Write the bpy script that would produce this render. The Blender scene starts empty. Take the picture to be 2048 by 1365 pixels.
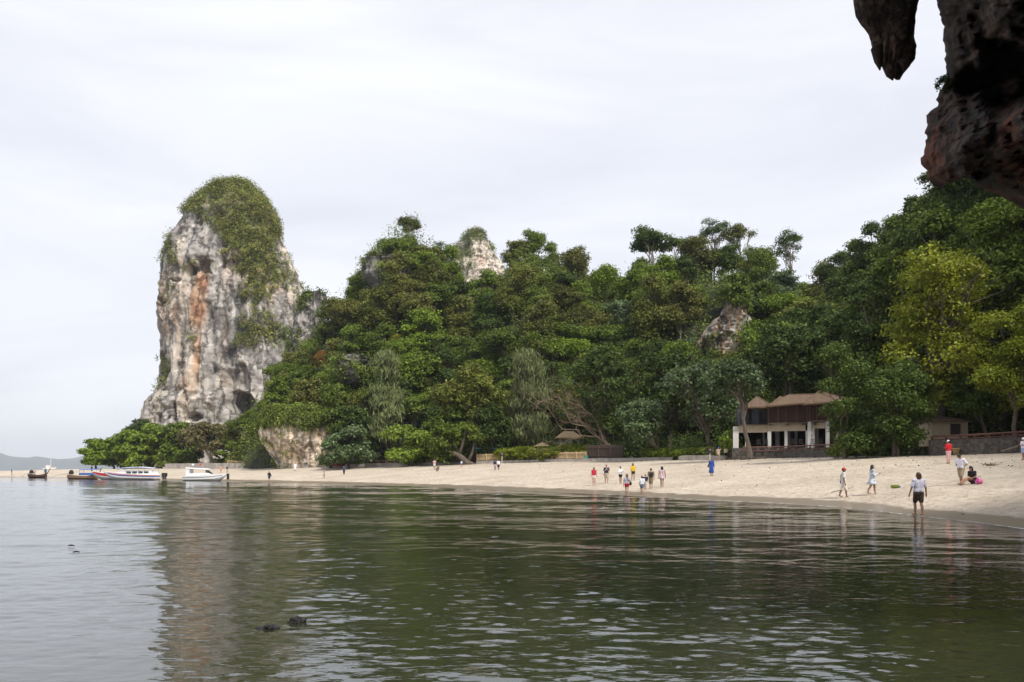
import bpy, math, random
import numpy as np

random.seed(4)
RNG = np.random.default_rng(11)
scene = bpy.context.scene
COL = scene.collection
R = math.radians

# ------------------------------------------------------------------ camera
F, HY, CAMH = 1592.9, 940.0, 1.8            # focal length and horizon row of the photograph (2048 px wide)
cam_data = bpy.data.cameras.new("camera")
cam_data.lens, cam_data.sensor_width = 28.0, 36.0
cam_data.shift_y = 257.5 / 2048
cam_data.clip_start, cam_data.clip_end = 0.1, 20000
cam = bpy.data.objects.new("camera", cam_data)
COL.objects.link(cam)
cam.location = (0, 0, CAMH)
cam.rotation_euler = (R(90), 0, 0)
scene.camera = cam

# ------------------------------------------------------------------ sky, sun, exposure
SUN_EL, SUN_AZ = R(50), R(145)              # azimuth clockwise from +Y: the sun stands behind and to the right, over the cliff
world = bpy.data.worlds.new("World")
scene.world = world
world.use_nodes = True
wn, wl = world.node_tree.nodes, world.node_tree.links
wn.clear()
w_out = wn.new("ShaderNodeOutputWorld")
w_bg = wn.new("ShaderNodeBackground")
w_bg.inputs["Strength"].default_value = 0.10
w_sky = wn.new("ShaderNodeTexSky")
w_sky.sky_type = "NISHITA"
w_sky.sun_disc = False
w_sky.sun_elevation, w_sky.sun_rotation = SUN_EL, SUN_AZ
w_tc = wn.new("ShaderNodeTexCoord")
w_map = wn.new("ShaderNodeMapping")
w_map.inputs["Scale"].default_value = (1.1, 1.1, 4.5)
w_n1 = wn.new("ShaderNodeTexNoise")
w_n1.inputs["Scale"].default_value = 1.5
w_n1.inputs["Detail"].default_value = 6
w_n1.inputs["Roughness"].default_value = 0.52
w_n1.inputs["Distortion"].default_value = 0.6
w_ramp = wn.new("ShaderNodeValToRGB")
w_ramp.color_ramp.elements[0].position = 0.30
w_ramp.color_ramp.elements[0].color = (7.5, 7.7, 8.55, 1)
w_ramp.color_ramp.elements[1].position = 0.66
w_ramp.color_ramp.elements[1].color = (9.65, 9.75, 10.3, 1)
w_mix = wn.new("ShaderNodeMix")
w_mix.data_type = "RGBA"
w_mix.inputs[0].default_value = 0.93       # thin gaps in the cloud let a little of the clear sky through
wl.new(w_tc.outputs["Generated"], w_map.inputs["Vector"])
wl.new(w_map.outputs[0], w_n1.inputs["Vector"])
wl.new(w_n1.outputs["Fac"], w_ramp.inputs[0])
wl.new(w_sky.outputs[0], w_mix.inputs[6])
wl.new(w_ramp.outputs[0], w_mix.inputs[7])
wl.new(w_mix.outputs[2], w_bg.inputs["Color"])
wl.new(w_bg.outputs[0], w_out.inputs[0])

sun_data = bpy.data.lights.new("sun", "SUN")
sun_data.energy, sun_data.angle, sun_data.color = 3.7, R(10), (1.0, 0.95, 0.87)
sun = bpy.data.objects.new("sun", sun_data)
COL.objects.link(sun)
sun.rotation_euler = (R(90) - SUN_EL, 0, math.pi - SUN_AZ)
sun.location = (-60, -60, 120)

scene.view_settings.view_transform = "Standard"
scene.view_settings.look = "None"
scene.view_settings.exposure = 0.15
scene.view_settings.gamma = 1.0
cy = scene.cycles
cy.use_denoising = True
cy.max_bounces, cy.diffuse_bounces, cy.glossy_bounces = 7, 3, 2
cy.transmission_bounces, cy.transparent_max_bounces, cy.volume_bounces = 2, 6, 0
cy.caustics_reflective = cy.caustics_refractive = False
cy.sample_clamp_indirect = 6

# ------------------------------------------------------------------ helpers: projection, noise, meshes
def at(px, py, Y):
    """world point seen at photo pixel (px, py) at depth Y"""
    return np.array(((px - 1024) / F * Y, Y, CAMH + (HY - py) / F * Y))

def wx(px, Y): return (px - 1024) / F * Y
def wz(py, Y): return CAMH + (HY - py) / F * Y

def _hash(i, j, k):
    h = (i * 374761393 + j * 668265263 + k * 2147483647 + 974711) & 0xFFFFFFFF
    h = ((h ^ (h >> 13)) * 1274126177) & 0xFFFFFFFF
    h = ((h ^ (h >> 16)) * 2246822519) & 0xFFFFFFFF
    return ((h ^ (h >> 15)) & 0xFFFFFF) / float(0xFFFFFF)

def vnoise(p):
    p = np.asarray(p, float)
    i = np.floor(p).astype(np.int64)
    f = p - i
    f = f * f * (3 - 2 * f)
    out = 0
    for a in (0, 1):
        for b in (0, 1):
            for c in (0, 1):
                w = (f[:, 0] if a else 1 - f[:, 0]) * (f[:, 1] if b else 1 - f[:, 1]) * (f[:, 2] if c else 1 - f[:, 2])
                out = out + w * _hash(i[:, 0] + a, i[:, 1] + b, i[:, 2] + c)
    return out * 2 - 1

def fbm(p, octaves=4, gain=0.5):
    out, amp, s = 0, 1.0, 1.0
    for o in range(octaves):
        out = out + amp * vnoise(p * s + 17.3 * o)
        amp *= gain
        s *= 2.03
    return out

def ridged(p, octaves=4):
    out, amp, s = 0, 1.0, 1.0
    for o in range(octaves):
        out = out + amp * (1 - 2 * np.abs(vnoise(p * s + 9.1 * o)))
        amp *= 0.5
        s *= 2.1
    return out

def sstep(a, b, x):
    t = np.clip((x - a) / (b - a), 0, 1)
    return t * t * (3 - 2 * t)

def mesh_np(name, V, quads=None, tris=None, smooth=False, tint=None, attr=None):
    """fast mesh from arrays; tint = per-vertex RGB, attr = {name: per-vertex float}"""
    V = np.asarray(V, np.float32)
    me = bpy.data.meshes.new(name)
    me.vertices.add(len(V))
    me.vertices.foreach_set("co", V.ravel())
    lo, st, n = [], [], 0
    if quads is not None and len(quads):
        q = np.asarray(quads, np.int32)
        lo.append(q.ravel())
        st.append(np.arange(len(q)) * 4)
        n = len(q) * 4
    if tris is not None and len(tris):
        t = np.asarray(tris, np.int32)
        lo.append(t.ravel())
        st.append(n + np.arange(len(t)) * 3)
    lo, st = np.concatenate(lo).astype(np.int32), np.concatenate(st).astype(np.int32)
    me.loops.add(len(lo))
    me.loops.foreach_set("vertex_index", lo)
    me.polygons.add(len(st))
    me.polygons.foreach_set("loop_start", st)
    if smooth:
        me.polygons.foreach_set("use_smooth", np.ones(len(st), bool))
    if tint is not None:
        a = me.attributes.new("tint", "FLOAT_COLOR", "POINT")
        c = np.ones((len(V), 4), np.float32)
        c[:, :3] = tint
        a.data.foreach_set("color", c.ravel())
    for k, v in (attr or {}).items():
        a = me.attributes.new(k, "FLOAT", "POINT")
        a.data.foreach_set("value", np.asarray(v, np.float32))
    me.update(calc_edges=True)
    me.validate()
    return me

def tag(o, label=None, cat=None, group=None, kind=None):
    if label: o["label"] = label
    if cat: o["category"] = cat
    if group: o["group"] = group
    if kind: o["kind"] = kind
    return o

def link(name, me, mat=None, parent=None, loc=None):
    o = bpy.data.objects.new(name, me)
    COL.objects.link(o)
    if mat is not None and me is not None and not me.materials:
        me.materials.append(mat)
    if parent is not None:
        o.parent = parent
    if loc is not None:
        o.location = tuple(float(v) for v in loc)
    return o

def empty(name, loc=(0, 0, 0), rz=0.0):
    o = link(name, None, loc=loc)
    o.rotation_euler = (0, 0, rz)
    o.empty_display_size = 0.2
    return o

def copy_tree(o, parent=None):
    c = o.copy()
    COL.objects.link(c)
    c.parent = parent
    for ch in list(o.children):
        copy_tree(ch, c)
    return c

class MB:
    """collects simple closed shapes into one mesh"""
    def __init__(self): self.V, self.Fs = [], []
    def add(self, V, Fs):
        o = len(self.V)
        self.V += [tuple(map(float, v)) for v in V]
        self.Fs += [tuple(i + o for i in f) for f in Fs]
        return self
    def box(self, x0, x1, y0, y1, z0, z1):
        return self.add([(x0, y0, z0), (x1, y0, z0), (x1, y1, z0), (x0, y1, z0), (x0, y0, z1), (x1, y0, z1), (x1, y1, z1), (x0, y1, z1)],
                        [(3, 2, 1, 0), (4, 5, 6, 7), (0, 1, 5, 4), (1, 2, 6, 5), (2, 3, 7, 6), (3, 0, 4, 7)])
    def prism(self, pts, z0, z1):
        """vertical prism over a plan polygon (counter-clockwise)"""
        n = len(pts)
        return self.add([(x, y, z0) for x, y in pts] + [(x, y, z1) for x, y in pts],
                        [tuple(range(n - 1, -1, -1)), tuple(range(n, 2 * n))] + [(i, (i + 1) % n, n + (i + 1) % n, n + i) for i in range(n)])
    def tube(self, path, rad, sides=7):
        path = [np.asarray(p, float) for p in path]
        if np.isscalar(rad): rad = [rad] * len(path)
        V, Fs = [], []
        for i, p in enumerate(path):
            d = path[min(i + 1, len(path) - 1)] - path[max(i - 1, 0)]
            d = d / (np.linalg.norm(d) + 1e-9)
            u = np.cross(d, (0, 0, 1) if abs(d[2]) < 0.9 else (1, 0, 0))
            u /= np.linalg.norm(u)
            v = np.cross(d, u)
            for k in range(sides):
                a = 2 * math.pi * k / sides
                V.append(p + rad[i] * (math.cos(a) * u + math.sin(a) * v))
        for i in range(len(path) - 1):
            for k in range(sides):
                a, b = i * sides + k, i * sides + (k + 1) % sides
                Fs.append((a, a + sides, b + sides, b))
        Fs.append(tuple(range(sides)))
        Fs.append(tuple(range(len(V) - 1, len(V) - 1 - sides, -1)))
        return self.add(V, Fs)
    def blob(self, c, r, n=8, m=6):
        r = np.array(r, float) * np.ones(3)
        V = [np.array(c) + r * (0, 0, -1)]
        for j in range(1, m):
            t = math.pi * j / m
            for i in range(n):
                a = 2 * math.pi * i / n
                V.append(np.array(c) + r * (math.sin(t) * math.cos(a), math.sin(t) * math.sin(a), -math.cos(t)))
        V.append(np.array(c) + r * (0, 0, 1))
        Fs = [(0, 1 + (i + 1) % n, 1 + i) for i in range(n)]
        for j in range(m - 2):
            for i in range(n):
                a, b = 1 + j * n + i, 1 + j * n + (i + 1) % n
                Fs.append((a, b, b + n, a + n))
        t = len(V) - 1
        Fs += [(t, t - n + i, t - n + (i + 1) % n) for i in range(n)]
        return self.add(V, Fs)
    def capsule(self, p0, p1, r0, r1, sides=9):
        p0, p1 = np.asarray(p0, float), np.asarray(p1, float)
        d = p1 - p0
        L = np.linalg.norm(d) + 1e-9
        d = d / L
        pts, rr = [], []
        for t in (80, 50, 20): pts.append(p0 - d * r0 * math.sin(R(t))); rr.append(r0 * math.cos(R(t)))
        pts.append((p0 + p1) / 2); rr.append((r0 + r1) / 2)
        for t in (20, 50, 80): pts.append(p1 + d * r1 * math.sin(R(t))); rr.append(r1 * math.cos(R(t)))
        return self.tube(pts, rr, sides)
    def mesh(self, name, smooth=False):
        me = bpy.data.meshes.new(name)
        me.from_pydata(self.V, [], self.Fs)
        if smooth:
            me.polygons.foreach_set("use_smooth", np.ones(len(me.polygons), bool))
        me.update()
        return me
    def build(self, name, mat, parent=None, smooth=False, loc=None):
        return link(name, self.mesh(name, smooth), mat, parent, loc)

# ------------------------------------------------------------------ materials
MATS = {}
def new_mat(name):
    m = bpy.data.materials.new(name)
    m.use_nodes = True
    m.node_tree.nodes.clear()
    MATS[name] = m
    return m, m.node_tree.nodes, m.node_tree.links

def plain(name, col, rough=0.6, var=0.12, scale=6.0, metal=0.0, bump=0.0, stretch=(1, 1, 1), spec=0.4):
    """a surface colour with grain: noise-mottled base colour, optional relief"""
    m, n, l = new_mat(name)
    out, b = n.new("ShaderNodeOutputMaterial"), n.new("ShaderNodeBsdfPrincipled")
    tc, mp, nz, rp = n.new("ShaderNodeTexCoord"), n.new("ShaderNodeMapping"), n.new("ShaderNodeTexNoise"), n.new("ShaderNodeValToRGB")
    mp.inputs["Scale"].default_value = stretch
    nz.inputs["Scale"].default_value = scale
    nz.inputs["Detail"].default_value = 5
    nz.inputs["Roughness"].default_value = 0.65
    c = np.array(col)
    rp.color_ramp.elements[0].position, rp.color_ramp.elements[1].position = 0.3, 0.7
    rp.color_ramp.elements[0].color = (*(c * (1 - var)), 1)
    rp.color_ramp.elements[1].color = (*np.minimum(c * (1 + var), 1), 1)
    l.new(tc.outputs["Object"], mp.inputs[0]); l.new(mp.outputs[0], nz.inputs["Vector"]); l.new(nz.outputs["Fac"], rp.inputs[0])
    l.new(rp.outputs[0], b.inputs["Base Color"])
    b.inputs["Roughness"].default_value, b.inputs["Metallic"].default_value = rough, metal
    b.inputs["Specular IOR Level"].default_value = spec
    if bump:
        bp = n.new("ShaderNodeBump")
        bp.inputs["Distance"].default_value = bump
        l.new(nz.outputs["Fac"], bp.inputs["Height"]); l.new(bp.outputs[0], b.inputs["Normal"])
    l.new(b.outputs[0], out.inputs[0])
    return m

def leaf_mat(name, col, young=(0.16, 0.19, 0.035), gloss=0.16, trans=0.25, vary=0.5):
    m, n, l = new_mat(name)
    out, b, tr, mx = n.new("ShaderNodeOutputMaterial"), n.new("ShaderNodeBsdfPrincipled"), n.new("ShaderNodeBsdfTranslucent"), n.new("ShaderNodeMixShader")
    at_, sep, oi = n.new("ShaderNodeAttribute"), n.new("ShaderNodeSeparateColor"), n.new("ShaderNodeObjectInfo")
    at_.attribute_name = "tint"
    l.new(at_.outputs["Color"], sep.inputs[0])
    mixc = n.new("ShaderNodeMix"); mixc.data_type = "RGBA"
    mixc.inputs[6].default_value, mixc.inputs[7].default_value = (*col, 1), (*young, 1)
    # per-tree hue drift + per-spray hue drift
    fr = n.new("ShaderNodeMath"); fr.operation = "MULTIPLY"; fr.inputs[1].default_value = 7.31
    fr2 = n.new("ShaderNodeMath"); fr2.operation = "FRACT"
    l.new(oi.outputs["Random"], fr.inputs[0]); l.new(fr.outputs[0], fr2.inputs[0])
    ad = n.new("ShaderNodeMath"); ad.operation = "MULTIPLY_ADD"; ad.inputs[1].default_value = 0.30
    ad.use_clamp = True
    l.new(fr2.outputs[0], ad.inputs[0]); l.new(sep.outputs["Green"], ad.inputs[2])
    l.new(ad.outputs[0], mixc.inputs[0])
    br = n.new("ShaderNodeMath"); br.operation = "MULTIPLY_ADD"; br.inputs[1].default_value, br.inputs[2].default_value = vary, 1 - vary / 2
    l.new(oi.outputs["Random"], br.inputs[0])
    b2 = n.new("ShaderNodeMath"); b2.operation = "MULTIPLY"
    l.new(br.outputs[0], b2.inputs[0]); l.new(sep.outputs["Red"], b2.inputs[1])
    sc = n.new("ShaderNodeVectorMath"); sc.operation = "SCALE"
    l.new(mixc.outputs[2], sc.inputs[0]); l.new(b2.outputs[0], sc.inputs["Scale"])
    l.new(sc.outputs[0], b.inputs["Base Color"]); l.new(sc.outputs[0], tr.inputs["Color"])
    b.inputs["Roughness"].default_value = 0.5
    b.inputs["Specular IOR Level"].default_value = gloss
    mx.inputs[0].default_value = trans
    l.new(b.outputs[0], mx.inputs[1]); l.new(tr.outputs[0], mx.inputs[2]); l.new(mx.outputs[0], out.inputs[0])
    return m

def rock_mat(name, scale=1.0, bump=0.25, gain=1.0):
    """limestone: mineral colour from the mesh, grain, pits and fine flutes from noise"""
    m, n, l = new_mat(name)
    out, b = n.new("ShaderNodeOutputMaterial"), n.new("ShaderNodeBsdfPrincipled")
    at_ = n.new("ShaderNodeAttribute"); at_.attribute_name = "tint"
    tc, mp, n1, n2 = n.new("ShaderNodeTexCoord"), n.new("ShaderNodeMapping"), n.new("ShaderNodeTexNoise"), n.new("ShaderNodeTexNoise")
    mp.inputs["Scale"].default_value = (1, 1, 0.22)
    l.new(tc.outputs["Object"], mp.inputs[0])
    n1.inputs["Scale"].default_value, n1.inputs["Detail"].default_value, n1.inputs["Roughness"].default_value = 0.8 * scale, 8, 0.72
    n2.inputs["Scale"].default_value, n2.inputs["Detail"].default_value, n2.inputs["Roughness"].default_value = 1.6 * scale, 8, 0.7
    l.new(mp.outputs[0], n1.inputs["Vector"]); l.new(tc.outputs["Object"], n2.inputs["Vector"])
    rp = n.new("ShaderNodeValToRGB")
    rp.color_ramp.elements[0].position, rp.color_ramp.elements[1].position = 0.32, 0.66
    rp.color_ramp.elements[0].color, rp.color_ramp.elements[1].color = (0.68 * gain, 0.665 * gain, 0.66 * gain, 1), (1.18 * gain, 1.16 * gain, 1.13 * gain, 1)
    l.new(n1.outputs["Fac"], rp.inputs[0])
    mu = n.new("ShaderNodeMix"); mu.data_type, mu.blend_type = "RGBA", "MULTIPLY"
    mu.inputs[0].default_value = 1
    l.new(at_.outputs["Color"], mu.inputs[6]); l.new(rp.outputs[0], mu.inputs[7])
    l.new(mu.outputs[2], b.inputs["Base Color"])
    # joints: a net of tall cracks, darker and sunk
    vm, vo = n.new("ShaderNodeMapping"), n.new("ShaderNodeTexVoronoi")
    vo.feature = "DISTANCE_TO_EDGE"
    vm.inputs["Scale"].default_value = (0.55 * scale, 0.55 * scale, 0.14 * scale)
    vo.inputs["Scale"].default_value = 1.0
    wob = n.new("ShaderNodeVectorMath"); wob.operation = "MULTIPLY_ADD"; wob.inputs[1].default_value = (2.2 / scale,) * 3
    l.new(n2.outputs["Color"], wob.inputs[0]); l.new(tc.outputs["Object"], wob.inputs[2])
    l.new(wob.outputs[0], vm.inputs[0]); l.new(vm.outputs[0], vo.inputs["Vector"])
    cr = n.new("ShaderNodeMapRange"); cr.inputs["From Min"].default_value, cr.inputs["From Max"].default_value = 0.0, 0.09
    cr.inputs["To Min"].default_value = 0.5
    l.new(vo.outputs["Distance"], cr.inputs["Value"])
    mu2 = n.new("ShaderNodeVectorMath"); mu2.operation = "SCALE"
    l.new(mu.outputs[2], mu2.inputs[0]); l.new(cr.outputs[0], mu2.inputs["Scale"]); l.new(mu2.outputs[0], b.inputs["Base Color"])
    sm0 = n.new("ShaderNodeMath"); sm0.operation = "ADD"
    l.new(n1.outputs["Fac"], sm0.inputs[0]); l.new(cr.outputs[0], sm0.inputs[1])
    sm = n.new("ShaderNodeMath"); sm.operation = "ADD"
    l.new(sm0.outputs[0], sm.inputs[0]); l.new(n2.outputs["Fac"], sm.inputs[1])
    bp = n.new("ShaderNodeBump"); bp.inputs["Distance"].default_value = bump; bp.inputs["Strength"].default_value = 0.9
    l.new(sm.outputs[0], bp.inputs["Height"]); l.new(bp.outputs[0], b.inputs["Normal"])
    b.inputs["Roughness"].default_value, b.inputs["Specular IOR Level"].default_value = 0.85, 0.25
    l.new(b.outputs[0], out.inputs[0])
    return m
# ------------------------------------------------------------------ lie of the land
# photo column, depth of the waterline, depth of the back of the beach, height there
BEACH = np.array([
    (-5000, 420, 440, -2.5), (-700, 330, 350, -2.5), (-350, 240, 262, -0.8), (-120, 205, 222, 0.95), (0, 191, 206, 1.45), (150, 169, 200, 1.95), (300, 139, 196, 2.05), (460, 126, 182, 2.1),
    (600, 110, 156, 2.2), (800, 90, 141, 2.5), (1000, 73, 131, 2.95), (1200, 59, 118, 3.1), (1400, 48, 104, 3.1),
    (1560, 43, 92, 3.2), (1680, 38.5, 80, 3.1), (1840, 31, 72, 3.05), (2048, 24.5, 66, 3.2), (2400, 16, 45, 3.3), (3200, 9, 28, 3.5), (6000, 5, 18, 3.5)])

def beach_z(X, Y):
    X, Y = np.asarray(X, float), np.asarray(Y, float)
    Yc = np.maximum(Y, 0.5)
    px = 1024 + F * X / Yc
    dw, db, zb = (np.interp(px, BEACH[:, 0], BEACH[:, k]) for k in (1, 2, 3))
    t = (Yc - dw) / (db - dw)
    up = zb * np.clip(t, 0, 1) ** 0.86
    end = np.interp(px, [-300, 60, 150, 260, 330], [232, 236, 300, 420, 900])      # the sand spit drops back to the sea behind
    up = up - np.maximum(Yc - end, 0) * 0.05
    dn = -np.minimum((dw - Yc) * 0.058, 1.7)
    z = np.where(Yc < dw, dn, up)
    z = np.where(zb < 0, np.minimum(z, zb), z)
    z = z + 0.05 * vnoise(np.stack([X / 4, Y / 4, X * 0], -1).reshape(-1, 3)).reshape(z.shape) * np.clip(t * 4, 0, 1)
    return np.maximum(z, -2.6)

# photo column, depth of the foot, depth of the ridge, row of the ground at the ridge
HILL = np.array([
    (455, 186, 205, 940), (480, 180, 203, 905), (505, 168, 200, 860), (560, 166, 200, 800), (600, 165, 202, 735), (640, 163, 204, 715), (700, 158, 205, 635), (760, 154, 207, 555),
    (820, 152, 210, 490), (880, 151, 210, 560), (940, 150, 210, 645), (1000, 147, 208, 640), (1050, 144, 205, 550), (1100, 143, 205, 566),
    (1160, 142, 206, 603), (1220, 142, 212, 628), (1300, 132, 203, 598), (1400, 127, 197, 607), (1500, 123, 191, 600), (1570, 119, 186, 625),
    (1620, 114, 180, 650), (1680, 106, 170, 665), (1720, 101, 150, 640), (1760, 95, 135, 570), (1820, 89, 120, 515), (1880, 85, 112, 470),
    (1960, 81, 108, 420), (2100, 74, 105, 200), (2400, 58, 90, -200), (3200, 34, 60, -1200), (6000, 6, 22, -2700)])

def hill_z(px, Y):
    px, Y = np.asarray(px, float), np.asarray(Y, float)
    rb, rr, yr = (np.interp(px, HILL[:, 0], HILL[:, k]) for k in (1, 2, 3))
    zr = CAMH + (HY - yr) / F * rr
    s = (Y - rb) / (rr - rb)
    up = np.sin(np.pi / 2 * np.clip(s, 0, 1)) ** 0.85
    back = 1 - 0.5 * np.clip((Y - rr) / 70, 0, 1.4) ** 1.4
    z = 2.3 + (zr - 2.3) * np.where(Y < rr, up, back)
    X = wx(px, Y)
    q = np.stack([X / 15, Y / 15, z / 22], -1).reshape(-1, 3)
    lump = fbm(q, 3).reshape(z.shape)
    z = z + lump * 3.2 * np.clip(s * 3, 0, 1) * np.clip((zr - 2) / 20, 0, 1)
    return np.where(s < 0, 1.0, z)

def grid_faces(nr, nc):
    i = (np.arange(nr - 1)[:, None] * nc + np.arange(nc - 1)[None]).ravel()
    return np.stack([i, i + 1, i + nc + 1, i + nc], -1)

# ------------------------------------------------------------------ ground, sea
def sand_material():
    m, n, l = new_mat("sand")
    out, b = n.new("ShaderNodeOutputMaterial"), n.new("ShaderNodeBsdfPrincipled")
    tc, at_ = n.new("ShaderNodeTexCoord"), n.new("ShaderNodeAttribute")
    at_.attribute_name = "wet"
    def noise(scale, detail, rough=0.6, stretch=None):
        z = n.new("ShaderNodeTexNoise")
        z.inputs["Scale"].default_value, z.inputs["Detail"].default_value, z.inputs["Roughness"].default_value = scale, detail, rough
        if stretch:
            mp = n.new("ShaderNodeMapping"); mp.inputs["Scale"].default_value = stretch
            l.new(tc.outputs["Object"], mp.inputs[0]); l.new(mp.outputs[0], z.inputs["Vector"])
        else:
            l.new(tc.outputs["Object"], z.inputs["Vector"])
        return z
    big, fine, pits = noise(0.22, 6), noise(3.0, 8, 0.7), noise(1.5, 5, 0.6, (1.4, 0.8, 1))
    rp = n.new("ShaderNodeValToRGB")
    rp.color_ramp.elements[0].position, rp.color_ramp.elements[1].position = 0.35, 0.65
    rp.color_ramp.elements[0].color, rp.color_ramp.elements[1].color = (0.50, 0.42, 0.33, 1), (0.62, 0.54, 0.435, 1)
    l.new(big.outputs["Fac"], rp.inputs[0])
    rf = n.new("ShaderNodeValToRGB")
    rf.color_ramp.elements[0].position, rf.color_ramp.elements[1].position = 0.3, 0.6
    rf.color_ramp.elements[0].color, rf.color_ramp.elements[1].color = (0.72, 0.69, 0.64, 1), (1.03, 1.03, 1.03, 1)
    l.new(fine.outputs["Fac"], rf.inputs[0])
    mu = n.new("ShaderNodeMix"); mu.data_type, mu.blend_type = "RGBA", "MULTIPLY"; mu.inputs[0].default_value = 1
    l.new(rp.outputs[0], mu.inputs[6]); l.new(rf.outputs[0], mu.inputs[7])
    wetc = n.new("ShaderNodeMix"); wetc.data_type = "RGBA"
    wetc.inputs[7].default_value = (0.235, 0.185, 0.13, 1)
    # ragged upper edge of the wet band
    wn_ = noise(0.5, 5)
    ma = n.new("ShaderNodeMath"); ma.operation = "MULTIPLY_ADD"; ma.inputs[1].default_value = 0.9; 
    sb = n.new("ShaderNodeMath"); sb.operation = "SUBTRACT"; sb.inputs[1].default_value = 0.5
    l.new(wn_.outputs["Fac"], sb.inputs[0]); l.new(sb.outputs[0], ma.inputs[0]); l.new(at_.outputs["Fac"], ma.inputs[2])
    st = n.new("ShaderNodeMapRange"); st.interpolation_type = "SMOOTHSTEP"
    st.inputs["From Min"].default_value, st.inputs["From Max"].default_value = 0.35, 0.7
    l.new(ma.outputs[0], st.inputs["Value"])
    l.new(st.outputs[0], wetc.inputs[0]); l.new(mu.outputs[2], wetc.inputs[6]); l.new(wetc.outputs[2], b.inputs["Base Color"])
    ro = n.new("ShaderNodeMapRange"); ro.inputs["To Min"].default_value, ro.inputs["To Max"].default_value = 0.9, 0.28
    l.new(st.outputs[0], ro.inputs["Value"]); l.new(ro.outputs[0], b.inputs["Roughness"])
    # footprints and scuffs, fading out on the smooth wet band
    rel = n.new("ShaderNodeMath"); rel.operation = "ADD"
    rmp = n.new("ShaderNodeValToRGB")
    rmp.color_ramp.elements[0].position, rmp.color_ramp.elements[1].position = 0.36, 0.52
    l.new(pits.outputs["Fac"], rmp.inputs[0])
    l.new(rmp.outputs[0], rel.inputs[0]); l.new(fine.outputs["Fac"], rel.inputs[1])
    inv = n.new("ShaderNodeMath"); inv.operation = "SUBTRACT"; inv.inputs[0].default_value = 1
    l.new(st.outputs[0], inv.inputs[1])
    bp = n.new("ShaderNodeBump"); bp.inputs["Distance"].default_value = 0.085
    l.new(inv.outputs[0], bp.inputs["Strength"]); l.new(rel.outputs[0], bp.inputs["Height"]); l.new(bp.outputs[0], b.inputs["Normal"])
    l.new(b.outputs[0], out.inputs[0])
    return m

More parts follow.
